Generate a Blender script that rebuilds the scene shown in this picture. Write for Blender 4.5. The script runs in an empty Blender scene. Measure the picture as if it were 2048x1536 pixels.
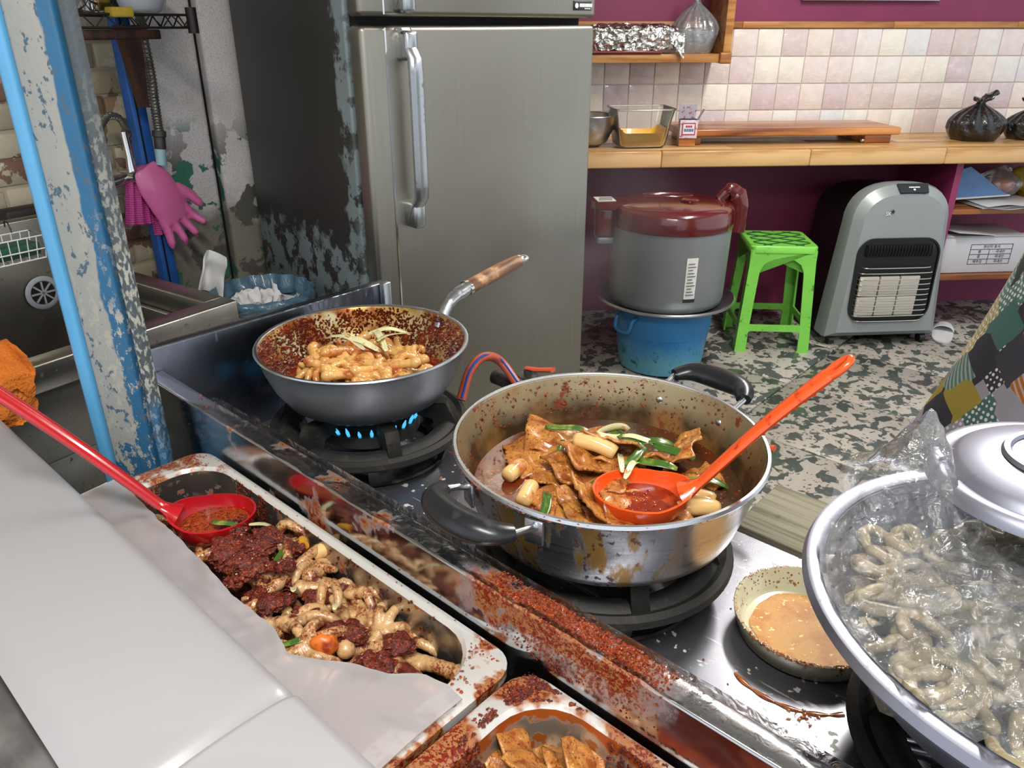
import bpy, bmesh, math, random
from mathutils import Vector, Matrix, Euler, noise as mnoise
PI = math.pi
sc = bpy.context.scene
C = sc.collection
random.seed(7)

# ---------------------------------------------------------------- camera
PITCH = math.radians(25.0); CP, SP = math.cos(PITCH), math.sin(PITCH)
EYE = 1.35; FPX = 1539.0
cam_d = bpy.data.cameras.new('camera'); cam = bpy.data.objects.new('camera', cam_d); C.objects.link(cam)
cam_d.sensor_width = 36.0; cam_d.lens = FPX / 2048 * 36.0; cam_d.clip_start = 0.02
cam.location = (0, 0, EYE); cam.rotation_euler = (PI / 2 - PITCH, 0, 0)
sc.camera = cam

# ---------------------------------------------------------------- world, lamps, exposure
w = bpy.data.worlds.new('world'); sc.world = w; w.use_nodes = True
wn = w.node_tree.nodes['Background']
wn.inputs['Color'].default_value = (0.88, 0.94, 1.0, 1); wn.inputs['Strength'].default_value = 1.2
sc.view_settings.view_transform = 'Standard'; sc.view_settings.look = 'None'
sc.view_settings.exposure = 0.0; sc.view_settings.gamma = 1.0
sc.view_settings.use_curve_mapping = False
sc.cycles.use_denoising = True
sc.cycles.max_bounces = 10; sc.cycles.transparent_max_bounces = 24
sc.cycles.caustics_reflective = False; sc.cycles.caustics_refractive = False
sc.cycles.sample_clamp_indirect = 6.0

def area(name, loc, size, power, col=(1, 0.97, 0.92), rot=(0, 0, 0)):
    d = bpy.data.lights.new(name, 'AREA'); d.shape = 'RECTANGLE'; d.size, d.size_y = size
    d.energy = power; d.color = col
    o = bpy.data.objects.new(name, d); C.objects.link(o); o.location = loc; o.rotation_euler = rot
    return o
area('ceiling_lamp_over_stove', (0.10, -0.18, 2.33), (1.25, 0.16), 40, (1, 0.98, 0.95), (0, 0, math.radians(-42)))
area('ceiling_lamp_over_room', (1.22, 2.15, 2.33), (0.16, 1.25), 46, (1, 0.97, 0.92))

# ---------------------------------------------------------------- helpers
def ray(px, py):
    x = (px - 1024) / FPX; v = (768 - py) / FPX
    return Vector((x, CP + v * SP, -SP + v * CP))
def at(px, py, z=None, y=None):
    r = ray(px, py)
    t = (z - EYE) / r.z if z is not None else y / r.y
    return Vector((r.x * t, r.y * t, EYE + r.z * t))
TH = math.radians(-42.3); UX = Vector((math.cos(TH), math.sin(TH), 0)); WX = Vector((-math.sin(TH), math.cos(TH), 0))
SO = Vector((-0.579, 1.14, 0))
def S(u, wv, z=0): return SO + UX * u + WX * wv + Vector((0, 0, z))

def lin(c): return c / 12.92 if c <= 0.04045 else ((c + 0.055) / 1.055) ** 2.4
def H(h, a=1.0):
    h = h.lstrip('#'); return tuple(lin(int(h[i:i + 2], 16) / 255) for i in (0, 2, 4)) + (a,)
def fr(i): return math.modf(math.sin(i * 127.1 + 311.7) * 43758.5453)[0] % 1.0

MATS = {}
def mat(name, col, rough=0.5, metal=0.0, layers=(), bump=None, var=None, rnd=False, coat=0, trans=0, ior=None, alpha=None,
        sss=0, emit=None, estr=0, coords='Object', aniso=0, tvol=None, spec=None):
    """Principled material with stacked procedural masks.
    layers: dicts kind noise|voronoi|wave|axis, scale, lo, hi, col, rough, detail, dist, metal"""
    m = bpy.data.materials.new(name); m.use_nodes = True; MATS[name] = m
    nt = m.node_tree; N = nt.nodes; L = nt.links; b = N['Principled BSDF']
    tc = N.new('ShaderNodeTexCoord'); co = tc.outputs[coords]
    if rnd:
        oi = N.new('ShaderNodeObjectInfo'); ml = N.new('ShaderNodeMath'); ml.operation = 'MULTIPLY'; ml.inputs[1].default_value = 37.0
        L.new(oi.outputs['Random'], ml.inputs[0]); ad = N.new('ShaderNodeVectorMath'); ad.operation = 'ADD'
        L.new(co, ad.inputs[0]); L.new(ml.outputs[0], ad.inputs[1]); co = ad.outputs[0]
    def tex(l):
        k = l.get('kind', 'noise'); s = l.get('scale', 5); cc = co
        if l.get('coords') == 'World': cc = N.new('ShaderNodeNewGeometry').outputs['Position']
        elif l.get('coords'): cc = tc.outputs[l['coords']]
        if isinstance(s, tuple):
            mp = N.new('ShaderNodeMapping'); mp.inputs['Scale'].default_value = s; mp.inputs['Rotation'].default_value = l.get('rot', (0, 0, 0))
            L.new(cc, mp.inputs['Vector']); cc = mp.outputs[0]; s = 1.0
        if k == 'noise':
            t = N.new('ShaderNodeTexNoise'); t.inputs['Scale'].default_value = s; t.inputs['Detail'].default_value = l.get('detail', 4)
            t.inputs['Roughness'].default_value = l.get('nrough', 0.55); t.inputs['Distortion'].default_value = l.get('dist', 0); o = t.outputs['Fac']
        elif k == 'voronoi':
            t = N.new('ShaderNodeTexVoronoi'); t.inputs['Scale'].default_value = s; t.feature = l.get('feature', 'F1'); o = t.outputs['Distance']
        elif k == 'wave':
            t = N.new('ShaderNodeTexWave'); t.inputs['Scale'].default_value = s; t.bands_direction = l.get('dir', 'X')
            t.inputs['Distortion'].default_value = l.get('dist', 0); t.inputs['Detail'].default_value = l.get('detail', 2); o = t.outputs['Fac']
        else:
            t = N.new('ShaderNodeSeparateXYZ'); o = t.outputs[l.get('axis', 'Z')]
            L.new(cc, t.inputs[0]); 
            if l.get('wob'):
                n2 = N.new('ShaderNodeTexNoise'); n2.inputs['Scale'].default_value = l.get('wscale', 8); n2.inputs['Detail'].default_value = 6; L.new(cc, n2.inputs['Vector'])
                ma = N.new('ShaderNodeMath'); ma.operation = 'MULTIPLY_ADD'; ma.inputs[1].default_value = l['wob']; L.new(n2.outputs['Fac'], ma.inputs[0]); L.new(o, ma.inputs[2]); o = ma.outputs[0]
            return o
        L.new(cc, t.inputs['Vector'])
        return o
    def mask(l):
        o = tex(l); r = N.new('ShaderNodeMapRange'); r.inputs[1].default_value = l.get('lo', 0.5); r.inputs[2].default_value = l.get('hi', 0.55)
        r.inputs[4].default_value = l.get('amt', 1.0); L.new(o, r.inputs[0]); o = r.outputs[0]
        if l.get('by'):
            o2 = mask(l['by']); mu = N.new('ShaderNodeMath'); mu.operation = 'MULTIPLY'; L.new(o, mu.inputs[0]); L.new(o2, mu.inputs[1]); o = mu.outputs[0]
        return o
    rgb = N.new('ShaderNodeRGB'); rgb.outputs[0].default_value = H(col) if isinstance(col, str) else col; cur = rgb.outputs[0]
    rv = None; mv = None
    def mixf(prev, base, val, fac):
        x = N.new('ShaderNodeMix'); x.data_type = 'FLOAT'; L.new(fac, x.inputs[0])
        if prev is None: x.inputs[2].default_value = base
        else: L.new(prev, x.inputs[2])
        x.inputs[3].default_value = val; return x.outputs[0]
    if var:
        l = dict(scale=var[0], detail=5); o = tex(l); r = N.new('ShaderNodeMapRange'); r.inputs[1].default_value = .3; r.inputs[2].default_value = .7
        r.inputs[3].default_value = 1 - var[1]; r.inputs[4].default_value = 1 + var[1]; L.new(o, r.inputs[0])
        x = N.new('ShaderNodeMix'); x.data_type = 'RGBA'; x.blend_type = 'MULTIPLY'; x.inputs[0].default_value = 1
        L.new(cur, x.inputs[6]); L.new(r.outputs[0], x.inputs[7]); cur = x.outputs[2]
    if rnd == 'tint':
        hs = N.new('ShaderNodeHueSaturation'); r = N.new('ShaderNodeMapRange'); r.inputs[3].default_value = .82; r.inputs[4].default_value = 1.12
        L.new(oi.outputs['Random'], r.inputs[0]); L.new(r.outputs[0], hs.inputs['Value']); L.new(cur, hs.inputs['Color']); cur = hs.outputs[0]
    for l in layers:
        f = mask(l)
        if 'col' in l:
            x = N.new('ShaderNodeMix'); x.data_type = 'RGBA'; L.new(f, x.inputs[0]); L.new(cur, x.inputs[6])
            x.inputs[7].default_value = H(l['col']) if isinstance(l['col'], str) else l['col']; cur = x.outputs[2]
        if 'rough' in l: rv = mixf(rv, rough, l['rough'], f)
        if 'metal' in l: mv = mixf(mv, metal, l['metal'], f)
    L.new(cur, b.inputs['Base Color'])
    b.inputs['Roughness'].default_value = rough; b.inputs['Metallic'].default_value = metal
    if rv is not None: L.new(rv, b.inputs['Roughness'])
    if mv is not None: L.new(mv, b.inputs['Metallic'])
    b.inputs['Coat Weight'].default_value = coat; b.inputs['Coat Roughness'].default_value = 0.08
    b.inputs['Transmission Weight'].default_value = trans
    if ior: b.inputs['IOR'].default_value = ior
    if spec is not None: b.inputs['Specular IOR Level'].default_value = spec
    if alpha is not None: b.inputs['Alpha'].default_value = alpha
    if sss: b.inputs['Subsurface Weight'].default_value = sss; b.inputs['Subsurface Radius'].default_value = (.01, .005, .003)
    if aniso: b.inputs['Anisotropic'].default_value = aniso
    if emit: b.inputs['Emission Color'].default_value = H(emit); b.inputs['Emission Strength'].default_value = estr
    if bump:
        prev = None
        for l in (bump if isinstance(bump, list) else [bump]):
            o = tex(l); bp = N.new('ShaderNodeBump'); bp.inputs['Strength'].default_value = l.get('str', .3); bp.inputs['Distance'].default_value = l.get('d', .005)
            L.new(o, bp.inputs['Height'])
            if prev: L.new(prev, bp.inputs['Normal'])
            prev = bp.outputs[0]
        L.new(prev, b.inputs['Normal'])
    return m

def film(name, tint, opac, gloss, rough=0.12, bump=None, gcol=(1, 1, 1, 1), translucent=0.0):
    """thin plastic film: transparent + diffuse/translucent haze + crumpled gloss"""
    m = bpy.data.materials.new(name); m.use_nodes = True; MATS[name] = m
    nt = m.node_tree; N = nt.nodes; L = nt.links; N.remove(N['Principled BSDF']); out = N['Material Output']
    tr = N.new('ShaderNodeBsdfTransparent'); di = N.new('ShaderNodeBsdfDiffuse'); di.inputs[0].default_value = H(tint)
    tl = N.new('ShaderNodeBsdfTranslucent'); tl.inputs[0].default_value = H(tint)
    gl = N.new('ShaderNodeBsdfGlossy'); gl.inputs['Roughness'].default_value = rough; gl.inputs[0].default_value = gcol
    m0 = N.new('ShaderNodeMixShader'); m0.inputs[0].default_value = translucent; L.new(di.outputs[0], m0.inputs[1]); L.new(tl.outputs[0], m0.inputs[2])
    m1 = N.new('ShaderNodeMixShader'); m1.inputs[0].default_value = opac; L.new(tr.outputs[0], m1.inputs[1]); L.new(m0.outputs[0], m1.inputs[2])
    m2 = N.new('ShaderNodeMixShader'); fn = N.new('ShaderNodeFresnel'); fn.inputs[0].default_value = 1.45
    ma = N.new('ShaderNodeMath'); ma.operation = 'MULTIPLY_ADD'; ma.inputs[1].default_value = 1.0; ma.inputs[2].default_value = gloss; L.new(fn.outputs[0], ma.inputs[0])
    L.new(ma.outputs[0], m2.inputs[0]); L.new(m1.outputs[0], m2.inputs[1]); L.new(gl.outputs[0], m2.inputs[2]); L.new(m2.outputs[0], out.inputs[0])
    if bump:
        tc = N.new('ShaderNodeTexCoord'); t = N.new('ShaderNodeTexNoise'); t.inputs['Scale'].default_value = bump[0]; t.inputs['Detail'].default_value = 5; t.inputs['Distortion'].default_value = 1.2
        L.new(tc.outputs['Object'], t.inputs['Vector']); bp = N.new('ShaderNodeBump'); bp.inputs['Strength'].default_value = bump[1]; bp.inputs['Distance'].default_value = .01
        L.new(t.outputs['Fac'], bp.inputs['Height'])
        for n in (gl, fn, di): L.new(bp.outputs[0], n.inputs['Normal'])
    return m

def NB(): return bmesh.new()
def box(bm, sx, sy, sz, c=(0, 0, 0), rot=None, bev=0.0, seg=2):
    r = bmesh.ops.create_cube(bm, size=1.0); vs = r['verts']
    bmesh.ops.scale(bm, vec=(sx, sy, sz), verts=vs)
    if bev > 0:
        es = list({e for v in vs for e in v.link_edges})
        q = bmesh.ops.bevel(bm, geom=es, offset=bev, segments=seg, affect='EDGES', profile=0.5)
        vs = list({v for f in q['faces'] for v in f.verts} | {v for v in vs if v.is_valid})
        seen = set(vs); stack = list(vs)
        while stack:
            v = stack.pop()
            for e in v.link_edges:
                o = e.other_vert(v)
                if o not in seen: seen.add(o); stack.append(o)
        vs = list(seen)
    M = Matrix.Translation(c) @ (Euler(rot).to_matrix().to_4x4() if rot else Matrix())
    bmesh.ops.transform(bm, matrix=M, verts=vs); return vs
def lathe(bm, prof, seg=64, c=(0, 0, 0), a0=0, a1=2 * PI, fn=None):
    full = abs(a1 - a0 - 2 * PI) < 1e-6; n = seg if full else seg + 1; rings = []
    for (r, z) in prof:
        if r < 1e-6: rings.append([bm.verts.new((c[0], c[1], c[2] + z))] * n)
        else:
            row = []
            for i in range(n):
                a = a0 + (a1 - a0) * i / seg; rr = fn(a, r, z) if fn else r
                row.append(bm.verts.new((c[0] + rr * math.cos(a), c[1] + rr * math.sin(a), c[2] + z)))
            rings.append(row)
    for k in range(len(rings) - 1):
        A, B = rings[k], rings[k + 1]
        for i in range(seg):
            j = (i + 1) % n
            q = [A[i], A[j], B[j], B[i]]; qq = []
            for v in q:
                if v not in qq: qq.append(v)
            if len(qq) >= 3:
                try: bm.faces.new(qq)
                except ValueError: pass
    return rings
def tube(bm, pts, r, seg=10, cap=True, closed=False, flat=1.0, up=None):
    pts = [Vector(p) for p in pts]; n = len(pts); rs = r if isinstance(r, (list, tuple)) else [r] * n; rings = []; prev = None
    for i, p in enumerate(pts):
        if closed: t = pts[(i + 1) % n] - pts[i - 1]
        else: t = pts[min(i + 1, n - 1)] - pts[max(i - 1, 0)]
        t.normalize()
        if prev is None:
            a = Vector(up) if up else (Vector((0, 0, 1)) if abs(t.z) < .9 else Vector((1, 0, 0)))
            nx = t.cross(a).normalized()
        else: nx = (prev - t * prev.dot(t)).normalized()
        prev = nx; ny = t.cross(nx)
        rings.append([bm.verts.new(p + nx * (rs[i] * math.cos(2 * PI * k / seg)) + ny * (rs[i] * flat * math.sin(2 * PI * k / seg))) for k in range(seg)])
    m = n if closed else n - 1
    for i in range(m):
        A, B = rings[i], rings[(i + 1) % n]
        for k in range(seg): bm.faces.new((A[k], A[(k + 1) % seg], B[(k + 1) % seg], B[k]))
    if cap and not closed:
        bm.faces.new(rings[0][::-1]); bm.faces.new(rings[-1])
    return rings
def prism(bm, poly, z0, z1, axis='Z', M=None):
    def P(a, b, z): return {'Z': (a, b, z), 'Y': (a, z, b), 'X': (z, a, b)}[axis]
    A = [bm.verts.new(P(a, b, z0)) for a, b in poly]; B = [bm.verts.new(P(a, b, z1)) for a, b in poly]; n = len(poly)
    bm.faces.new(A[::-1]); bm.faces.new(B)
    for i in range(n): bm.faces.new((A[i], A[(i + 1) % n], B[(i + 1) % n], B[i]))
    if M: bmesh.ops.transform(bm, matrix=M, verts=A + B)
    return A + B
def grid(bm, fn, nu, nv, wrap=False):
    V = [[bm.verts.new(fn(i / (nu if wrap else nu - 1), j / (nv - 1))) for j in range(nv)] for i in range(nu)]
    for i in range(nu if wrap else nu - 1):
        for j in range(nv - 1): bm.faces.new((V[i][j], V[(i + 1) % nu][j], V[(i + 1) % nu][j + 1], V[i][j + 1]))
    return V
def solid(bm, t):
    bmesh.ops.recalc_face_normals(bm, faces=bm.faces[:])
    bmesh.ops.solidify(bm, geom=bm.faces[:], thickness=t)
def rrect(w2, h2, r, n=6, cx=0, cy=0):
    out = []
    for qx, qy, a in ((1, 1, 0), (-1, 1, 90), (-1, -1, 180), (1, -1, 270)):
        for i in range(n + 1):
            t = math.radians(a + 90 * i / n); out.append((cx + qx * (w2 - r) + r * math.cos(t), cy + qy * (h2 - r) + r * math.sin(t)))
    return out
def loops(bm, ls, close=True, cap0=False, cap1=False):
    R = [[bm.verts.new(p) for p in l] for l in ls]; n = len(R[0])
    for k in range(len(R) - 1):
        for i in range(n if close else n - 1):
            j = (i + 1) % n; bm.faces.new((R[k][i], R[k][j], R[k + 1][j], R[k + 1][i]))
    if cap0: bm.faces.new(R[0][::-1])
    if cap1: bm.faces.new(R[-1])
    return R
def bez(p, n=12):
    p = [Vector(q) for q in p]; out = []
    P = [p[0] * 2 - p[1]] + p + [p[-1] * 2 - p[-2]]
    for i in range(1, len(P) - 2):
        for k in range(n):
            t = k / n; a, b, c, d = P[i - 1], P[i], P[i + 1], P[i + 2]
            out.append(0.5 * ((2 * b) + (c - a) * t + (2 * a - 5 * b + 4 * c - d) * t * t + (3 * b - a - 3 * c + d) * t ** 3))
    out.append(p[-1]); return out
def flake(bm, p, nrm, s, thick=0.45):
    n = Vector(nrm).normalized(); a = n.cross(Vector((random.random() - .5, random.random() - .5, random.random() - .5))).normalized(); b = n.cross(a)
    k = random.randint(4, 5); ring = []
    for i in range(k):
        t = 2 * PI * i / k + random.random() * .6; rr = s * (.55 + .7 * random.random())
        ring.append(bm.verts.new(p + a * (rr * math.cos(t)) + b * (rr * .75 * math.sin(t)) + n * (s * thick * .3 * random.random())))
    top = bm.verts.new(p + n * s * thick)
    for i in range(k): bm.faces.new((ring[i], ring[(i + 1) % k], top))
def splat(bm, p, nrm, s, h=.18):
    n = Vector(nrm).normalized(); a = n.cross(Vector((random.random() - .5, random.random() - .5, random.random() - .5))).normalized(); b = n.cross(a); k = 11; ph = random.random() * 9
    R = [.62 + .55 * abs(math.sin(i * 2.3 + ph)) * (.5 + random.random()) for i in range(k)]; e = random.uniform(.5, 1.0)
    o = [bm.verts.new(p + a * (s * R[i] * math.cos(2 * PI * i / k)) + b * (s * e * R[i] * math.sin(2 * PI * i / k))) for i in range(k)]
    m = [bm.verts.new(p + n * (s * h) + (v.co - p) * .72) for v in o]; t = bm.verts.new(p + n * (s * h * 1.25))
    for i in range(k): j = (i + 1) % k; bm.faces.new((o[i], o[j], m[j], m[i])); bm.faces.new((m[i], m[j], t))
def jitter(bm, scale, amt, seed=0, verts=None):
    for v in (verts or bm.verts):
        d = mnoise.noise_vector((v.co + Vector((seed * 3.7, seed * 1.3, 0))) * scale); v.co += d * amt
def ob(name, bm, m, parent=None, loc=None, rot=None, smooth=46, kind=None):
    if not isinstance(bm, bpy.types.Mesh):
        bmesh.ops.recalc_face_normals(bm, faces=bm.faces[:])
        me = bpy.data.meshes.new(name); bm.to_mesh(me); bm.free()
        if smooth:
            me.shade_smooth()
            if smooth < 180: me.set_sharp_from_angle(angle=math.radians(smooth))
        me.materials.append(MATS[m] if isinstance(m, str) else m)
    else: me = bm
    o = bpy.data.objects.new(name, me); C.objects.link(o)
    if parent: o.parent = parent
    if loc is not None: o.location = loc
    if rot is not None: o.rotation_euler = rot
    if kind: o['kind'] = kind
    return o
def tag(o, label, cat, group=None):
    o['label'] = label; o['category'] = cat
    if group: o['group'] = group
    return o
def thing(name, label, cat, loc=(0, 0, 0), rotz=0, group=None, rot=None):
    o = bpy.data.objects.new(name, None); o.empty_display_size = 0.05; C.objects.link(o); o.location = loc
    o.rotation_euler = rot if rot else (0, 0, rotz); return tag(o, label, cat, group)
def struct(o, label=None, cat=None):
    o['kind'] = 'structure'
    if label: o['label'] = label; o['category'] = cat
    return o
def dup(root, loc, rot, label=None, scale=None):
    r = root.copy(); C.objects.link(r); r.location = loc; r.rotation_euler = rot
    if scale: r.scale = (scale,) * 3
    if label: r['label'] = label
    for ch in root.children:
        c = ch.copy(); C.objects.link(c); c.parent = r
        for g in ch.children: d = g.copy(); C.objects.link(d); d.parent = c
    return r
def text_mesh(body, size, extr=0.0003):
    cu = bpy.data.curves.new('txt', 'FONT'); cu.body = body; cu.size = size; cu.align_x = 'CENTER'; cu.align_y = 'CENTER'; cu.extrude = extr; cu.resolution_u = 2
    o = bpy.data.objects.new('txt', cu); C.objects.link(o); dg = bpy.context.evaluated_depsgraph_get()
    me = bpy.data.meshes.new_from_object(o.evaluated_get(dg)); bpy.data.objects.remove(o); me.name = 'lettering'
    return me
def bars(parent, m, x0, widths, gap, h, loc, rot):
    """row of small blocks for print that is too small to read"""
    bm = NB(); x = x0
    for w_ in widths: box(bm, w_, h, .0006, (x + w_ / 2, 0, 0)); x += w_ + gap
    return ob('print', bm, m, parent, loc, rot, smooth=0)
def lettering(body, size, m, parent, loc, rot, name='lettering'):
    me = text_mesh(body, size); me.materials.clear(); me.materials.append(MATS[m])
    return ob(name, me, None, parent, loc, rot)
# ---------------------------------------------------------------- materials
SAUCE = dict(kind='noise', scale=55, lo=.52, hi=.58, col='#7a1f0c', rough=.3, detail=5)
mat('steel', '#b9bcc0', .24, 1, layers=[dict(scale=3, lo=.35, hi=.75, rough=.38), dict(scale=60, lo=.62, hi=.72, rough=.5, col='#8c8d8d')])
mat('steel_mirror', '#c4c6ca', .1, 1, layers=[dict(scale=5, lo=.4, hi=.7, rough=.2), dict(scale=150, lo=.66, hi=.72, rough=.45, col='#9a9a9a')], bump=dict(scale=9, str=.25, d=.004))
mat('steel_dark', '#8a8d98', .26, 1, layers=[dict(scale=4, lo=.4, hi=.7, rough=.3), dict(scale=(120, 120, 14), lo=.64, hi=.72, rough=.55, col='#9b9da3')], bump=dict(scale=7, str=.3, d=.004))
mat('steel_brushed', '#9c988d', .32, 1, layers=[dict(scale=(500, 500, 3), lo=.35, hi=.7, rough=.4, col='#959187'), dict(scale=2.2, lo=.4, hi=.8, rough=.46)], aniso=.5)
mat('steel_sink', '#a8a49c', .3, 1, layers=[dict(scale=4, lo=.4, hi=.7, rough=.45, col='#8b867d'), dict(scale=80, lo=.63, hi=.7, rough=.6, col='#6f6c66')])
mat('steel_scratched', '#8a8a92', .26, .85, layers=[dict(scale=5, lo=.4, hi=.7, rough=.36), dict(scale=70, lo=.66, hi=.69, rough=.6, metal=.2, col='#c9c9c6', detail=2), dict(scale=(8, 160, 8), lo=.66, hi=.7, rough=.5, col='#d8d8da'), dict(scale=28, lo=.68, hi=.72, col='#a8703a', metal=.1, rough=.3)], bump=dict(scale=8, str=.12, d=.004))
def smear(ax, a0, a1, b0, b1, big=22, m=.48, ext=None):
    zone = dict(kind='axis', axis=ax, wob=.05, wscale=30, lo=a0, hi=a1, by=dict(kind='axis', axis=ax, wob=.05, wscale=30, lo=b0, hi=b1, by=ext))
    return [dict(scale=big, lo=m, hi=m + .06, col='#9c5a14', rough=.22, metal=.1, amt=.92, detail=4, by=zone),
            dict(scale=230, lo=.50, hi=.53, col='#74200a', rough=.35, metal=0, detail=4, by=dict(scale=big, lo=m + .03, hi=m + .10, detail=4, by=zone)),
            dict(scale=420, lo=.56, hi=.60, col='#4e140a', rough=.35, metal=0, by=dict(scale=big, lo=m + .05, hi=m + .12, detail=4, by=zone))]
mat('steel_smeared', '#c4c6ca', .1, 1, layers=[dict(scale=5, lo=.4, hi=.7, rough=.2)] + smear('X', -.07, -.03, .20, .15, 20, .40, dict(kind='axis', axis='Z', wob=.10, wscale=26, lo=.158, hi=.178)) + smear('X', -.60, -.55, -.12, -.16, 16, .60), bump=dict(scale=9, str=.25, d=.004))
mat('alu', '#cfd1d5', .25, 1, layers=[dict(scale=(6, 6, 220), lo=.4, hi=.7, rough=.36)])
mat('chrome', '#d8d8d8', .08, 1)
mat('black_iron', '#232220', .62, .2, layers=[dict(scale=40, lo=.55, hi=.7, col='#3c3833', rough=.8), dict(scale=160, lo=.68, hi=.72, col='#5a3a22')], bump=dict(scale=120, str=.4, d=.002))
mat('iron_grey', '#4b4946', .5, .5, layers=[dict(scale=25, lo=.5, hi=.65, col='#2a2826', rough=.75)], bump=dict(scale=90, str=.3, d=.002))
mat('bakelite', '#1c1d20', .28, layers=[dict(scale=30, lo=.6, hi=.75, col='#33353a', rough=.45)])
mat('gap_black', '#080808', .8)
mat('white_paint', '#d8d6d2', .5, var=(6, .06))
mat('purple_wall', '#7e2a52', .55, var=(2.5, .12), layers=[dict(scale=25, lo=.7, hi=.76, col='#6c2146')], bump=dict(scale=30, str=.1))
mat('grout', '#d5cbc2', .8)
mat('pine', '#b98246', .45, layers=[dict(kind='noise', scale=(3, 40, 40), lo=.4, hi=.62, col='#8f5a29'), dict(kind='noise', scale=(1.2, 14, 14), lo=.5, hi=.7, col='#cf9b5c')], bump=dict(kind='noise', scale=(4, 90, 90), str=.1))
mat('worktop', '#c69a61', .38, layers=[dict(kind='noise', scale=(2.4, 60, 60), lo=.42, hi=.62, col='#a67a44'), dict(kind='noise', scale=(.9, 9, 9), lo=.52, hi=.6, col='#d3ab74')], coat=.15)
mat('acacia', '#a4622e', .35, layers=[dict(kind='noise', scale=(1.6, 45, 30), lo=.4, hi=.6, col='#6f3a17'), dict(kind='noise', scale=(.7, 12, 8), lo=.5, hi=.62, col='#c98a4c')], coat=.2)
mat('grey_wood', '#8d8974', .75, layers=[dict(kind='noise', scale=(3, 70, 70), lo=.45, hi=.6, col='#6d6a55'), dict(scale=18, lo=.64, hi=.7, col='#56533f')], bump=dict(kind='noise', scale=(5, 120, 120), str=.4))
mat('ceiling_white', '#dedcd6', .8, var=(3, .1))

# ---------------------------------------------------------------- setting: floor, walls, ceiling
mat('floor_base', '#4a4741', .7)
mat('terrazzo', '#a69f95', .36, rnd=True, var=(4, .1), layers=[
    dict(scale=(19, 15, 17), lo=.515, hi=.54, col='#484e4a', detail=2.2, dist=.35, rough=.3),
    dict(scale=(46, 46, 48), lo=.60, hi=.63, col='#565a54', detail=2),
    dict(scale=2.2, lo=.6, hi=.72, col='#8a7f74', amt=.5)], bump=dict(scale=30, str=.08))
bm = NB(); box(bm, 7.0, 8.4, .06, (0.6, 1.6, -.04)); floor = struct(ob('floor', bm, 'floor_base'))
bm = NB(); box(bm, .495, .495, .02, (0, 0, -.01), bev=.004, seg=1); slab_me = None
for i in range(-3, 9):
    for j in range(-1, 9):
        p = S(.34 + .5 * i, .22 + .5 * j, 0)
        if not (-.7 < p.x < 2.6 and .9 < p.y < 4.1): continue
        if slab_me is None: o = ob('floor_slab', bm, 'terrazzo', floor, p, (0, 0, TH)); slab_me = o.data
        else: o = ob('floor_slab', slab_me, None, floor, p, (0, 0, TH))
# back wall frame
BA = math.radians(4.6); BX = Vector((math.cos(BA), math.sin(BA), 0)); BY = Vector((-math.sin(BA), math.cos(BA), 0)); BO = Vector((1.2, 3.86, 0))
def B(x, y, z=0): return BO + BX * x + BY * y + Vector((0, 0, z))
def bobj(name, bm, m, **k): return ob(name, bm, m, loc=BO, rot=(0, 0, BA), **k)
bm = NB(); box(bm, 4.6, .12, 2.46, (.1, .066, 1.23)); wall_back = struct(bobj('wall_back', bm, 'purple_wall'))
T = .117; ZT = 1.336
bm = NB(); box(bm, 3.6, .008, ZT - .86, (.45, .003, (ZT + .86) / 2)); ob('tile_bed', bm, 'grout', wall_back)
tcols = ['#e4d8d4', '#d9c9c9', '#ebe5da', '#e6e1dd', '#d2c2c5', '#e6dad2', '#ece8dd', '#ddcfcf', '#e2e2e3', '#dacbc7']
for i, c in enumerate(tcols):
    mat('tile_%d' % i, c, .16, var=(22, .07), layers=[dict(scale=30, lo=.55, hi=.7, col='#efe8e0', amt=.35)], rnd=True, bump=dict(kind='noise', scale=(16, 16, 30), dist=2.5, str=.35, d=.006), coat=.3)
bm = NB(); box(bm, T - .0035, .007, T - .0035, bev=.002, seg=2); tme = []
for i in range(len(tcols)):
    o = ob('wall_tile', bm.copy(), 'tile_%d' % i, wall_back, (0, 0, 0)); tme.append(o.data); bpy.data.objects.remove(o)
bm.free(); rt = random.Random(5)
for r in range(5):
    for k in range(-8, 14):
        x = k * T - .02
        zc = ZT - T * (r + .5)
        if zc < .83: continue
        ob('wall_tile', tme[rt.randrange(len(tme))], None, wall_back, (x, -.003, zc))
def plank_run(name, m, y0, y1, z0, z1, xs, parent, bev=.003):
    for a, b in zip(xs[:-1], xs[1:]):
        bm = NB(); box(bm, b - a - .0006, y1 - y0, z1 - z0, bev=bev); ob(name, bm, m, parent, ((a + b) / 2, (y0 + y1) / 2, (z0 + z1) / 2))
trim = thing('trim_1', '', '', BO, BA); trim['kind'] = 'structure'; del trim['label']; del trim['category']
plank_run('trim_strip', 'pine', -.016, .004, ZT + .002, ZT + .03, [-1.0, -.16, .55, 1.15, 1.9], trim)
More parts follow.
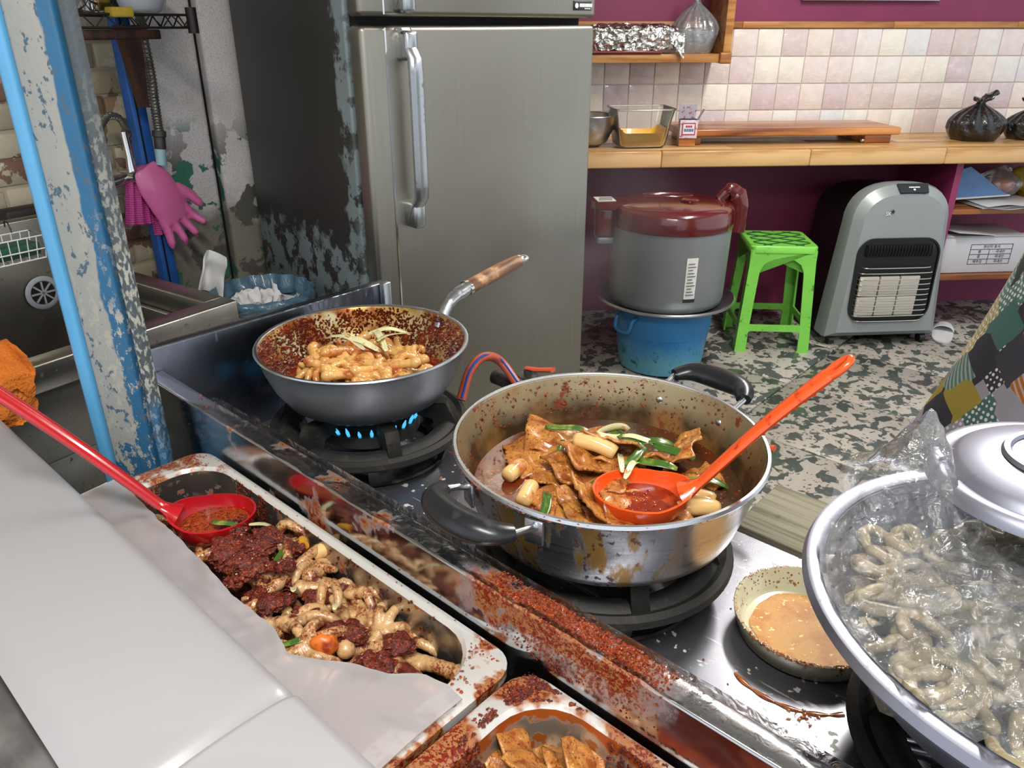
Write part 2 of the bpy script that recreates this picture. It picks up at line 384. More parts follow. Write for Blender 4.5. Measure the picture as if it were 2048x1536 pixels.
# left wall behind the sink: brick with flaking paint
WA = math.atan2(.829, .559); WLX = Vector((math.cos(WA), math.sin(WA), 0)); WLN = Vector((math.sin(WA), -math.cos(WA), 0)); WLO = Vector((-1.0, 2.2, 0))
def WL(t, off, z=0): return WLO + WLX * t + WLN * off + Vector((0, 0, z))     # t along the wall (+ away), off out into the room
def atw(px, py, off):
    r = ray(px, py); d = (WLO + WLN * off).dot(WLN); t = d / r.dot(WLN); return Vector((0, 0, EYE)) + r * t
mat('mortar', '#bdb196', .85, var=(8, .1), layers=[dict(scale=9, lo=.52, hi=.53, col='#85695a', detail=6, dist=.5, coords='World')])
mat('brick', '#c6baa0', .8, coords='Object', var=(20, .1), layers=[
    dict(scale=9, lo=.52, hi=.53, col='#8b6a58', detail=6, dist=.5, coords='World'),
    dict(scale=20, lo=.58, hi=.61, col='#d3ccb6', detail=4, coords='World'), dict(scale=3.5, lo=.5, hi=.62, col='#c9ad6c', amt=.5, coords='World')],
    rnd=True, bump=[dict(scale=60, str=.3, d=.003), dict(scale=9, str=.4, d=.006, detail=6, dist=.5, coords='World')])
bm = NB(); box(bm, 2.6, .1, 2.46, (-.95, .062, 1.23)); wall_left = struct(ob('wall_left', bm, 'mortar', None, WLO, (0, 0, WA)))
bm = NB(); box(bm, .188, .02, .0565, bev=.003, seg=1); bme = None
for r in range(7, 27):
    for k in range(-7, 1):
        x = k * .195 + (.0975 if r % 2 else 0); z = r * .064
        if bme is None: o = ob('brick', bm, 'brick', wall_left, (x, .0165, z)); bme = o.data
        else: ob('brick', bme, None, wall_left, (x, .0165 + .002 * fr(r * 9 + k), z))
# peeling concrete column between sink wall and fridge, split by a black gap
mat('concrete_paint', '#dedad8', .8, layers=[
    dict(scale=230, lo=.5, hi=.66, col='#a8a2a2', detail=3, amt=.6), dict(scale=5, lo=.5, hi=.75, col='#bcb2a4', amt=.6),
    dict(kind='axis', axis='Z', wob=-.55, wscale=7, lo=.62, hi=.50, col='#8b8577'),
    dict(scale=8, lo=.54, hi=.56, col='#5d5a53', detail=6, by=dict(kind='axis', axis='Z', lo=1.14, hi=.98)),
    dict(scale=13, lo=.585, hi=.60, col='#3f7a66', detail=5, by=dict(kind='axis', axis='Z', lo=1.12, hi=1.06))],
    bump=[dict(scale=110, str=.5, d=.004, detail=3), dict(scale=8, str=.6, d=.008, detail=6)])
pA, pB = Vector((-1.02, 2.17, 0)), Vector((-.80, 2.36, 0)); cdir = (pB - pA).normalized(); cang = math.atan2(cdir.y, cdir.x); clen = (pB - pA).length
col = thing('wall_column', '', '', pA, cang); col['kind'] = 'structure'; del col['label']; del col['category']
bm = NB(); box(bm, .205, .3, 2.46, (.1025, .15, 1.23), bev=.012); ob('concrete_face', bm, 'concrete_paint', col)
bm = NB(); box(bm, .03, .3, 2.46, (.22, .19, 1.23)); ob('gap_back', bm, 'gap_black', col)
bm = NB(); box(bm, .11, .3, 2.46, (.277, .15, 1.23), bev=.012); ob('concrete_strip', bm, 'concrete_paint', col)
bm = NB(); box(bm, 1.5, .1, 2.46, (1.0, .36, 1.23)); struct(ob('wall_behind_fridge', bm, 'mortar', None, pA, (0, 0, cang)))
# ceiling with two long lamps
bm = NB(); box(bm, 4.9, 5.2, .05, (.5, 1.65, 2.5)); struct(ob('ceiling', bm, 'ceiling_white'))
mat('lamp_tube', '#ffffff', .4, emit='#fff6ea', estr=45)
for loc, rz, lab in (((0.10, -0.18, 2.36), math.radians(-42), 'long white ceiling lamp above the stove'), ((1.22, 2.15, 2.36), PI / 2, 'long white ceiling lamp above the back room')):
    t = thing('ceiling_lamp', lab, 'lamp', loc, rz)
    bm = NB(); box(bm, 1.3, .07, .03, (0, 0, .095), bev=.008); ob('housing', bm, 'white_paint', t)
    bm = NB(); tube(bm, [(-.6, 0, 0), (.6, 0, 0)], .013, 12); ob('lamp_tube', bm, 'lamp_tube', t)

# ---------------------------------------------------------------- refrigerator
FA = math.radians(40); FW = .70; FO = Vector((-.318, 1.775, 0))
mat('fridge_film', '#7d8a8c', .5, .1, var=(5, .1), layers=[
    dict(kind='axis', axis='Y', wob=.10, wscale=22, lo=.165, hi=.18, col='#33322f', rough=.42, by=dict(kind='axis', axis='Z', wob=-.18, wscale=25, lo=.74, hi=.77)),
    dict(scale=14, lo=.50, hi=.545, col='#33322f', detail=8, nrough=.7, by=dict(kind='axis', axis='Y', wob=.15, wscale=8, lo=.10, hi=.17))], bump=dict(scale=60, str=.08))
fr_ = thing('refrigerator', 'tall brushed steel refrigerator with worn dark side panel', 'refrigerator', FO, FA)
bm = NB(); box(bm, FW, .62, 1.70, (FW / 2, .07 + .31, .88), bev=.006); ob('cabinet', bm, 'fridge_film', fr_)
bm = NB(); box(bm, FW - .03, .03, 1.64, (FW / 2, .062, .88)); ob('door_seal', bm, 'gap_black', fr_)
ZG = 1.358
for nm, z0, z1 in (('door', .09, ZG - .008), ('freezer_door', ZG + .008, 1.72)):
    bm = NB(); box(bm, FW + .002, .055, z1 - z0, (FW / 2, .0275, (z0 + z1) / 2), bev=.012, seg=4); d = ob(nm, bm, 'steel_brushed', fr_)
    bm = NB(); box(bm, .004, .004, z1 - z0 - .01, (.058, -.001, (z0 + z1) / 2)); ob('edge_strip', bm, 'chrome', d)
    h0, h1 = (ZG - .33, ZG - .04) if nm == 'door' else (ZG + .025, ZG + .30)
    h0, h1 = (.925, 1.345) if nm == 'door' else (1.385, 1.66)
    bm = NB(); n = 14; L1 = []
    for i in range(n + 1):
        s = i / n; z = h0 + (h1 - h0) * s; dd = .055 * min(1, math.sin(PI * min(1, max(0, s))) * 2.2) if 0 < s < 1 else .0
        dd = max(dd, .012 if i in (0, n) else .02)
        x0, x1 = .083, .118
        L1.append([(x0, -dd, z), (x0 + .006, -dd - .008, z), (x1 - .01, -dd - .009, z), (x1, -dd, z), (x1 - .004, -dd + .014, z), (x0 + .004, -dd + .014, z)])
    loops(bm, L1, cap0=True, cap1=True); hd = ob('handle', bm, 'steel', d)
    for zz in (h0 + .018, h1 - .035):
        bm = NB(); box(bm, .033, .05, .06, (.1005, -.018, zz), bev=.008); ob('handle_mount', bm, 'steel', d)
mat('badge_dark', '#20262a', .35); mat('print_white', '#e8e8e4', .5); mat('print_dark', '#2b2a33', .5); mat('label_white', '#d9d8d2', .45)
bm = NB(); box(bm, .062, .003, .022, (FW - .05, -.001, 1.395), bev=.001); bd = ob('badge', bm, 'badge_dark', fr_)
bm = NB(); lathe(bm, [(0, 0), (.006, 0), (.006, .0008), (.004, .0008), (.004, 0)], 16); o = ob('emblem', bm, 'print_white', bd, (FW - .073, -.003, 1.395), (PI / 2, 0, 0))
bars(bd, 'print_white', -.02, [.005, .004, .006, .004, .007, .005, .006], .0012, .008, (FW - .042, -.0028, 1.396), (PI / 2, 0, 0)); bars(bd, 'print_white', -.002, [.007, .006, .006], .001, .002, (FW - .042, -.0028, 1.3885), (PI / 2, 0, 0))
for x in (.06, FW - .06):
    for y in (.12, .62):
        bm = NB(); lathe(bm, [(0, 0), (.025, 0), (.025, .05), (0, .05)], 12, (x, y, 0)); ob('foot', bm, 'bakelite', fr_)

# ---------------------------------------------------------------- steel stove table
ZS, ZE, ZL = .68, .84, .88; SL = 1.62; SWD = .455
st = thing('stove_table', 'long shiny steel stove table with raised edges', 'stove', S(0, 0, 0), TH)
bm = NB(); box(bm, SL, SWD, .02, (SL / 2, SWD / 2, ZS - .01)); ob('cooking_surface', bm, 'steel_scratched', st)
bm = NB(); box(bm, .022, SWD + .04, ZL - ZS + .1, (-.011, SWD / 2 + .008, (ZL + ZS - .1) / 2), bev=.003); ob('end_panel', bm, 'steel_dark', st)
bm = NB(); box(bm, SL, .03, ZE - ZS + .14, (0, 0, 0), bev=.003); ob('front_panel', bm, 'steel_smeared', st, (SL / 2, -.003, (ZE + ZS - .14) / 2))
bm = NB(); box(bm, .014, .02, .19, (.008, SWD + .018, ZL - .092), bev=.002); ob('end_post', bm, 'steel', st)
for u in (.05, SL - .05):
    for wv in (.04, SWD - .04):
        bm = NB(); box(bm, .035, .035, ZS - .02, (u, wv, (ZS - .02) / 2)); ob('leg', bm, 'steel', st)
bm = NB(); box(bm, SL, SWD - .02, .02, (SL / 2, SWD / 2, .2)); ob('lower_shelf', bm, 'steel', st)
# cling film wrinkled over the raised edges
film('cling', '#ffffff', .0, -.03, .07, (60, .35))
bm = NB()
def cf(a, b):
    u = .17 + 1.42 * a; s = b
    if s < .35: y, z = -.006 - .0045, ZE - .10 + .105 * s / .35
    elif s < .6: y, z = -.0105 + .03 * (s - .35) / .25, ZE + .006
    else: y, z = .0215, ZE + .006 - .05 * (s - .6) / .4
    n = mnoise.noise(Vector((u * 30, s * 5, 0))) * .0035; return (u, y - .004 - abs(n), z + abs(n) * .8)
grid(bm, cf, 200, 22); ob('cling_film', bm, 'cling', st)
bm = NB()
def cf2(a, b):
    y = SWD * a; s = b
    if s < .4: x, z = .004, ZL - .13 + .135 * s / .4
    else: x, z = .004 - .034 * (s - .4) / .6, ZL + .006
    n = mnoise.noise(Vector((y * 40, s * 6, 4))) * .005; return (x + abs(n), y, z + abs(n))
grid(bm, cf2, 80, 16); ob('cling_film', bm, 'cling', st)
# front counter that carries the food pans
mat('ledge_grey', '#6a6865', .55, .3, layers=[dict(kind='noise', scale=(4, 30, 4), lo=.45, hi=.6, col='#4c4b4a'), dict(scale=9, lo=.55, hi=.7, col='#8a8885')])
mat('counter_side', '#b9b7b2', .5, var=(5, .1))
ct = thing('serving_counter', 'low steel serving counter in front of the stove', 'counter', S(0, 0, 0), TH)
bm = NB(); box(bm, 1.75, .375, .55, (.775, -.21, .275), bev=.004); ob('body', bm, 'counter_side', ct)
bm = NB(); box(bm, 1.75, .115, .03, (.775, -.425, .722), bev=.003); ob('front_ledge', bm, 'ledge_grey', ct)
bm = NB(); box(bm, 1.75, .012, .19, (.775, -.374, .64), bev=.003); ob('front_rail', bm, 'steel', ct)
bm = NB(); box(bm, .012, .36, .22, (.175, -.21, .655), bev=.003); ob('side_rail', bm, 'steel', ct)

# ---------------------------------------------------------------- gas burners
mat('flame', '#5fd3ff', .5, emit='#58c4f0', estr=1.1, alpha=.6)
def burner(u, wv, label, lit):
    t = thing('gas_burner', label, 'burner', S(u, wv, ZS), TH + (0.35 if u < .5 else .1), 'cast iron gas burners on the stove table')
    bm = NB(); lathe(bm, [(.128, 0), (.135, .004), (.150, .045), (.150, .05), (.142, .05), (.127, .006), (.12, 0), (.128, 0)], 48)
    fs = [f for f in bm.faces if any(.009 < v.co.z < .046 for v in f.verts) or (max(v.co.z for v in f.verts) > .044 and min(v.co.z for v in f.verts) < .007)]
    kill = [f for f in fs if (math.degrees(math.atan2(f.calc_center_median().y, f.calc_center_median().x)) % 60) > 14]
    bmesh.ops.delete(bm, geom=kill, context='FACES'); solid(bm, .004); ob('base', bm, 'iron_grey', t)
    bm = NB(); lathe(bm, [(.105, 0), (.128, 0), (.128, .008), (.105, .008), (.105, 0)], 40); ob('base_ring', bm, 'iron_grey', t)
    bm = NB(); lathe(bm, [(.118, .056), (.122, .050), (.146, .046), (.162, .046), (.168, .052), (.166, .060), (.158, .064), (.150, .060), (.142, .066), (.130, .066), (.118, .056)], 64); ob('rim_ring', bm, 'black_iron', t)
    for k in range(6):
        a = 2 * PI * k / 6 + .3
        bm = NB(); prism(bm, [(.085, .075), (.092, .098), (.135, .098), (.152, .060), (.150, .05), (.118, .05), (.11, .068)], -.011, .011, 'Y')
        ob('pan_support', bm, 'black_iron', t, (0, 0, 0), (0, 0, a))
    bm = NB(); lathe(bm, [(0, .04), (.05, .04), (.055, .05), (.055, .066), (.045, .072), (.02, .072), (0, .07)], 32); lathe(bm, [(.07, .045), (.085, .045), (.085, .064), (.07, .064), (.07, .045)], 40); ob('burner_head', bm, 'iron_grey', t)
    bm = NB(); tube(bm, [(0, 0, .03), (-.05, -.02, .028), (-.13, -.04, .02), (-.20 if u < 1 else -.12, -.055, .014)], .009, 10); tube(bm, [(0, .02, .03), (-.05, .03, .028), (-.12, .04, .02), (-.22, .045, .014)], .008, 10) if .5 < u < 1 else None
    ob('gas_tube', bm, 'steel', t)
    if lit:
        bm = NB()
        for k in range(26):
            a = 2 * PI * k / 26; p = Vector((.078 * math.cos(a), .078 * math.sin(a), .062)); h = .015 + .007 * fr(k)
            tube(bm, [p, p + Vector((.004 * math.cos(a), .004 * math.sin(a), h * .5)), p + Vector((.008 * math.cos(a), .008 * math.sin(a), h))], [.0022, .003, .0008], 6)
        ob('flame', bm, 'flame', t)
    return t
burner(.225, .25, 'black gas burner with blue flames under the frying pan', True)
burner(.722, .245, 'sooty black gas burner under the wide two handled pot', False)
burner(1.22, .25, 'black gas burner under the aluminium colander', False)
ZGR = ZS + .098
# ---------------------------------------------------------------- food materials
mat('chili_dark', '#4e150b', .38, layers=[dict(scale=210, lo=.48, hi=.6, col='#7c2610'), dict(scale=420, lo=.60, hi=.66, col='#b0581e', rough=.25)], bump=dict(scale=320, str=.8, d=.004))
mat('chili_flakes', '#5c1d0c', .35, layers=[dict(scale=45, lo=.48, hi=.6, col='#823512'), dict(scale=90, lo=.58, hi=.64, col='#3a0f08')])
mat('chili_orange', '#96380f', .38, layers=[dict(scale=220, lo=.5, hi=.6, col='#5e180a'), dict(scale=380, lo=.60, hi=.66, col='#b8742a')], coat=0, bump=dict(scale=300, str=.5, d=.003))
mat('sauce_stain', '#b0641c', .18, layers=[dict(scale=90, lo=.5, hi=.6, col='#8a340c'), dict(scale=200, lo=.62, hi=.66, col='#5c1608')], coat=.5, alpha=.88)
mat('foot_skin', '#cba473', .3, rnd=True, coat=.35, sss=.08, layers=[dict(scale=30, lo=.35, hi=.7, col='#b5854f'), dict(scale=420, lo=.46, hi=.58, col='#7a2c12', rough=.4, by=dict(scale=30, lo=.44, hi=.56, detail=5)), dict(scale=24, lo=.53, hi=.60, col='#5c1c0d', detail=7, nrough=.65, rough=.4), dict(scale=380, lo=.64, hi=.68, col='#8c3a18')], bump=[dict(kind='wave', scale=150, dist=2, str=.12, d=.002), dict(scale=300, str=.25, d=.002)])
mat('foot_boiled', '#d8aa64', .22, rnd=True, coat=.4, sss=.08, layers=[dict(scale=28, lo=.42, hi=.7, col='#c07c3a'), dict(scale=24, lo=.55, hi=.64, col='#a04a18', detail=5), dict(scale=330, lo=.64, hi=.68, col='#7a2c10')], bump=dict(scale=200, str=.25, d=.002))
mat('fish_cake', '#b9803c', .26, rnd=True, coat=.3, layers=[dict(scale=45, lo=.38, hi=.65, col='#a0602a'), dict(scale=60, lo=.54, hi=.64, col='#8c4418', detail=6), dict(scale=350, lo=.58, hi=.64, col='#7a3012'), dict(scale=130, lo=.62, hi=.7, col='#d4a860')], bump=[dict(scale=300, str=.4, d=.002), dict(scale=70, str=.5, d=.004)])
mat('rice_cake', '#dcb878', .2, rnd=True, coat=.4, sss=.1, layers=[dict(scale=30, lo=.56, hi=.68, col='#b5602a', detail=4)])
mat('leek_green', '#3f6220', .25, rnd=True, coat=.3, layers=[dict(kind='wave', scale=260, dir='Y', dist=2, lo=.4, hi=.9, col='#2f4c1a', amt=.6), dict(scale=26, lo=.52, hi=.66, col='#8f9a3e')])
mat('leek_pale', '#d6d0a4', .25, rnd=True, coat=.4, layers=[dict(kind='wave', scale=220, dir='Y', dist=2, lo=.4, hi=.9, col='#bfba80', amt=.6), dict(scale=40, lo=.6, hi=.68, col='#a86a30')])
mat('broth', '#5c2410', .08, layers=[dict(scale=9, lo=.45, hi=.62, col='#46301f'), dict(scale=150, lo=.66, hi=.69, col='#c0702c'), dict(scale=60, lo=.62, hi=.68, col='#8c2a12')], coat=.5, bump=dict(scale=45, str=.14, d=.003))
mat('broth_red', '#7a2410', .1, layers=[dict(scale=60, lo=.5, hi=.65, col='#a0481c')], coat=.5, bump=dict(scale=60, str=.2, d=.003))
mat('oil_glaze', '#b0843e', .25, .75, layers=[dict(scale=18, lo=.42, hi=.6, col='#cfc6a8', rough=.3), dict(scale=24, lo=.52, hi=.6, col='#7a3a14', rough=.4, detail=6)])

def remeshed(bm, vox, smooth_it=2):
    me = bpy.data.meshes.new('m'); bm.to_mesh(me); bm.free(); o = bpy.data.objects.new('tmp', me); C.objects.link(o)
    r = o.modifiers.new('r', 'REMESH'); r.mode = 'VOXEL'; r.voxel_size = vox
    s = o.modifiers.new('s', 'SMOOTH'); s.iterations = smooth_it; s.factor = .5
    m2 = bpy.data.meshes.new_from_object(o.evaluated_get(bpy.context.evaluated_depsgraph_get())); bpy.data.objects.remove(o); m2.shade_smooth(); return m2
def foot_mesh(seed, m, curl):
    r = random.Random(seed); bm = NB()
    def knob(pts, rs):
        P = bez(pts, 7); R = []
        for i in range(len(P)):
            s = i / (len(P) - 1) * (len(rs) - 1); k = min(int(s), len(rs) - 2); R.append((rs[k] + (rs[k + 1] - rs[k]) * (s - k)) * (1 + .07 * math.sin(i * 2.4)))
        tube(bm, P, R, 9)
    knob([(-.050, 0, .002), (-.025, 0, .004), (0, 0, .003)], [.0075, .0062, .0078])
    bmesh.ops.create_icosphere(bm, subdivisions=2, radius=.0092, matrix=Matrix.Translation((-.050, 0, .002)))
    bmesh.ops.create_icosphere(bm, subdivisions=2, radius=.0105, matrix=Matrix.Translation((.003, 0, .002)) @ Matrix.Diagonal((1.15, 1.2, .7, 1)))
    for a, L in ((-42, .046), (0, .056), (42, .046)):
        a = math.radians(a + r.uniform(-9, 9)); d = Vector((math.cos(a), math.sin(a), 0)); c = curl * r.uniform(.7, 1.25)
        knob([(d * .008), d * (L * .42) + Vector((0, 0, .006)), d * (L * (.80 - .15 * c)) + Vector((0, 0, .003 - .012 * c)), d * (L * (1.0 - .35 * c)) + Vector((0, 0, -.004 - .026 * c))], [.0062, .0054, .0052, .0034])
    a = math.radians(r.choice((-125, 125))); d = Vector((math.cos(a), math.sin(a), 0))
    knob([d * .006, d * .016 + Vector((0, 0, -.002)), d * .026 + Vector((0, 0, -.007 * curl))], [.0058, .005, .0034])
    me = remeshed(bm, .0016, 1); me.materials.clear(); me.materials.append(MATS[m]); return me
FEET = [foot_mesh(i, 'foot_skin', .25 + .2 * i) for i in range(5)]
BOILED = [foot_mesh(20 + i, 'foot_boiled', .3 + .25 * i) for i in range(4)]
def piece(name, me, loc, rot, label, cat, group, s=1.0):
    o = ob(name, me, None, None, loc, rot); o.scale = (s, s, s); return tag(o, label, cat, group)
def blobs(bm, pts, r0, r1, amp=.35, sub=3, seed=0):
    for i, p in enumerate(pts):
        rr = r0 + (r1 - r0) * fr(i + seed * 17)
        q = bmesh.ops.create_icosphere(bm, subdivisions=sub, radius=rr, matrix=Matrix.Translation(p) @ Matrix.Diagonal((1.2, 1.1, .6, 1)))
        for v in q['verts']:
            n = mnoise.noise(v.co * 160 + Vector((seed, 0, 0))) + .5 * mnoise.noise(v.co * 420); v.co += (v.co - Vector(p)) * (amp * n)

# ---------------------------------------------------------------- frying pan
PC = S(.225, .25, ZGR); PRZ = .104
mat('pan_outside', '#85888a', .36, .45, layers=[dict(scale=(300, 300, 300), lo=.68, hi=.74, col='#b8b6ae'), dict(scale=5, lo=.45, hi=.7, rough=.5, col='#5c5f62')])
mat('pan_inside', '#b08d4c', .3, .5, layers=[dict(scale=14, lo=.45, hi=.6, col='#c9bd94'), dict(scale=20, lo=.5, hi=.6, col='#8a4c18', detail=6)])
pan = thing('frying_pan', 'deep grey frying pan with wooden handle, full of chicken feet', 'pan', PC, math.radians(47))
bm = NB(); lathe(bm, [(0, 0), (.095, 0), (.112, .004), (.132, .018), (.150, .045), (.162, .075), (.1685, .100), (.1715, .1035), (.1715, .1055), (.1690, .1055)], 80); ob('body', bm, 'pan_outside', pan)
bm = NB(); lathe(bm, [(.1690, .1055), (.1665, .1015), (.159, .075), (.147, .047), (.129, .021), (.11, .0075), (.09, .004), (0, .004)], 80); ob('lining', bm, 'pan_inside', pan)
bm = NB(); lathe(bm, [(.1665, .1050), (.1690, .1068), (.1722, .1066), (.1735, .1045), (.1722, .1028)], 80); ob('rim', bm, 'alu', pan)
bm = NB(); tube(bm, bez([(.166, 0, .080), (.178, 0, .102), (.193, 0, .121), (.215, 0, .131), (.238, 0, .1375)], 6), [.012] * 6 + [.0115] * 6 + [.0125] * 6 + [.0145] * 7, 14, flat=.8); ob('neck', bm, 'alu', pan)
bm = NB(); p0, p1 = Vector((.238, 0, .1375)), Vector((.376, 0, .159)); dv = (p1 - p0)
tube(bm, [p0 + dv * s for s in (0, .03, .3, .6, .9, 1)], [.0145, .0158, .0162, .0168, .0158, .0145], 18, flat=.8)
mat('handle_wood', '#8f5f3c', .5, layers=[dict(kind='noise', scale=(14, 90, 90), lo=.42, hi=.6, col='#5e3a22'), dict(scale=22, lo=.58, hi=.68, col='#c59a70')])
ob('wooden_grip', bm, 'handle_wood', pan)
bm = NB(); tube(bm, [p0 - dv * .02, p0 + dv * .03], .0166, 18, flat=.8); ob('collar', bm, 'chrome', pan)
bm = NB(); e = p1 + dv.normalized() * .012; ring = [e + Vector((.010 * math.cos(t), .009 * math.sin(t), .010 * math.cos(t) * .155)) for t in [2 * PI * k / 16 for k in range(16)]]
tube(bm, ring, .004, 8, closed=True); tube(bm, [p1 - dv * .01, p1 + dv * .03], .0135, 16, flat=.8); ob('hanging_loop', bm, 'alu', pan)
# chilli crust on the inner wall (uncountable flakes)
bm = NB(); rp = random.Random(3)
def pan_wall(s):  # s 0..1 from low to rim
    P = [(.112, .008), (.129, .021), (.147, .047), (.159, .075), (.1665, .1015)]; k = min(int(s * 4), 3); f = s * 4 - k
    return (P[k][0] + (P[k + 1][0] - P[k][0]) * f, P[k][1] + (P[k + 1][1] - P[k][1]) * f)
for i in range(11000):
    a = rp.uniform(0, 2 * PI); s = rp.uniform(.25, 1.0); r, z = pan_wall(s)
    dens = .74 + .8 * mnoise.noise(Vector((math.cos(a) * 3.5, math.sin(a) * 3.5, s * 2.2))) - (.25 if s > .94 else 0)
    aw = (math.degrees(a) + 47) % 360
    if rp.random() > dens: continue
    flake(bm, Vector((r * math.cos(a), r * math.sin(a), z)), Vector((-math.cos(a), -math.sin(a), .5)), rp.uniform(.0016, .004), 1.0)
ob('chilli_crust', bm, 'chili_flakes', pan, kind='stuff', smooth=0)
bm = NB(); lathe(bm, [(0, .036), (.06, .037), (.139, .036)], 60); o = ob('red_sauce', bm, 'broth_red', None, PC); tag(o, 'thin red sauce in the frying pan', 'sauce'); o['kind'] = 'stuff'
cp_ = Vector((0, 0, 0)); view = math.radians(-100)
k = 0
for i in range(32):
    a = rp.uniform(0, 2 * PI); rad = .092 * math.sqrt(rp.random()); px_, py_ = rad * math.cos(a), rad * math.sin(a) * .95
    zz = .046 + .022 * (1 - rad / .1) + rp.uniform(0, .012)
    piece('chicken_foot', BOILED[i % 4], PC + Vector((px_, py_, zz)), (rp.uniform(-.5, .5), rp.uniform(-.3, .3), a + PI / 2 + rp.uniform(-.5, .5) if rad > .05 else rp.uniform(0, 6.3)), 'glossy pale chicken foot simmering in the frying pan', 'chicken foot', 'chicken feet in the frying pan', 1.12)
def strip_mesh(L, wd, m, bend, seed, th=.0018, nu=14):
    bm = NB(); r = random.Random(seed); ph = r.random() * 6
    def f(a, b):
        x = L * (a - .5); y = wd * (b - .5) * (1 - .5 * abs(2 * a - 1) ** 4); z = bend * math.sin(a * PI) + .25 * wd * math.sin(2 * PI * a + ph) * .5 + .35 * abs(b - .5) * wd
        return (x, y + .3 * bend * math.sin(a * 5 + ph), z)
    grid(bm, f, nu, 4); solid(bm, th); me = bpy.data.meshes.new('strip'); bm.to_mesh(me); bm.free(); me.shade_smooth(); me.materials.append(MATS[m]); return me
LP = [strip_mesh(.085, .012, 'leek_pale', .008, i, .001) for i in range(3)]; LG = [strip_mesh(.066, .0115, 'leek_green', .007, 9 + i, .0009) for i in range(4)]
for (x, y, z, rz, rx) in ((-.035, .035, .098, -.5, .1), (.02, .045, .098, -1.1, .3), (.045, .05, .1, .9, -.2), (-.01, .03, .096, -.35, .5), (.03, .075, .098, .3, .2)):
    piece('leek_strip', LP[random.randrange(3)], PC + Vector((x, y, z - .012)), (rx, .12, rz), 'pale strip of leek on top of the frying pan', 'leek', 'leek strips in the frying pan', .9)

# ---------------------------------------------------------------- wide two handled pot
QC = S(.722, .245, ZGR); QH = .108
mat('pot_outside', '#c3c5c9', .26, 1, bump=None, layers=[dict(scale=(5, 5, 240), lo=.4, hi=.7, rough=.36),
    dict(scale=(55, 55, 9), lo=.47, hi=.54, col='#a8823e', metal=.5, rough=.3, detail=6, by=dict(kind='axis', axis='X', wob=.12, wscale=14, lo=.02, hi=-.05)),
    dict(scale=(150, 150, 100), lo=.56, hi=.60, col='#5a2c10', metal=0, rough=.4, detail=5, by=dict(kind='noise', scale=(60, 60, 10), lo=.5, hi=.56, by=dict(kind='axis', axis='X', wob=.12, wscale=14, lo=.02, hi=-.05)))])
mat('pot_inside', '#a89a7a', .34, .7, layers=[dict(kind='axis', axis='Z', wob=.05, wscale=24, lo=.118, hi=.085, col='#43331f', metal=.3, rough=.3), dict(scale=14, lo=.46, hi=.62, col='#8c6432', metal=.2, rough=.4, detail=6, amt=.8), dict(scale=300, lo=.52, hi=.6, col='#6a2c10', metal=0, rough=.4, by=dict(scale=30, lo=.53, hi=.62, detail=6)), dict(scale=40, lo=.60, hi=.66, col='#6e3014', metal=0, rough=.4, detail=7)])
pot = thing('two_handled_pot', 'wide shallow steel pot with black loop handles, full of fish cake stew', 'pot', QC, math.radians(44))
def pr(s): return .163 + .027 * s
bm = NB(); lathe(bm, [(0, 0), (.14, 0), (.152, .003), (.160, .010), (.166, .022), (.1785, .065), (.1885, QH - .002), (.1912, QH + .001), (.1912, QH + .003)], 96); ob('body', bm, 'pot_outside', pot)
bm = NB(); lathe(bm, [(.1875, QH + .003), (.1852, QH - .004), (.1755, .066), (.163, .023), (.157, .011), (.14, .004), (0, .004)], 96); ob('lining', bm, 'pot_inside', pot)
bm = NB(); lathe(bm, [(.1868, QH + .001), (.1885, QH + .0045), (.192, QH + .0045), (.1938, QH + .001), (.192, QH - .002)], 96); ob('rim', bm, 'alu', pot)
for s in (0, PI):
    Mx = Matrix.Rotation(s, 4, 'Z'); R = .186; zc = QH - .02
    g = bez([(R + .012, -.056, zc + .012), (R + .030, -.058, zc + .018), (R + .056, -.040, zc + .022), (R + .064, 0, zc + .022), (R + .056, .040, zc + .022), (R + .030, .058, zc + .018), (R + .012, .056, zc + .012)], 6)
    bm = NB(); tube(bm, g[7:-7], [.0105 + .0085 * math.sin(PI * i / (len(g) - 15)) for i in range(len(g) - 14)], 16, flat=.8); bmesh.ops.transform(bm, matrix=Mx, verts=bm.verts[:]); hd = ob('handle_grip', bm, 'bakelite', pot)
    for q in (-1, 1):
        bm = NB(); tube(bm, [(R - .004, q * .054, zc + .006), (R + .012, q * .056, zc + .012), (R + .034, q * .057, zc + .018)], .0042, 10)
        box(bm, .004, .022, .03, (R - .0015, q * .052, zc), rot=(0, 0, q * .28), bev=.001); bmesh.ops.transform(bm, matrix=Mx, verts=bm.verts[:]); ob('handle_bracket', bm, 'alu', pot)
        a = math.atan2(q * .052, R); bm = NB(); bmesh.ops.create_uvsphere(bm, u_segments=14, v_segments=8, radius=.0062, matrix=Mx @ Matrix.Translation((.1815 * math.cos(a), .1815 * math.sin(a), QH - .024)) @ Matrix.Rotation(a, 4, 'Z') @ Matrix.Diagonal((.5, 1, 1, 1)))
        ob('rivet', bm, 'alu', pot)
QB = .046  # broth level
bm = NB(); lathe(bm, [(0, QB), (.06, QB), (.12, QB), (.1690, QB)], 96); o = ob('stew_broth', bm, 'broth', None, QC); tag(o, 'brown red broth filling the two handled pot', 'broth'); o['kind'] = 'stuff'
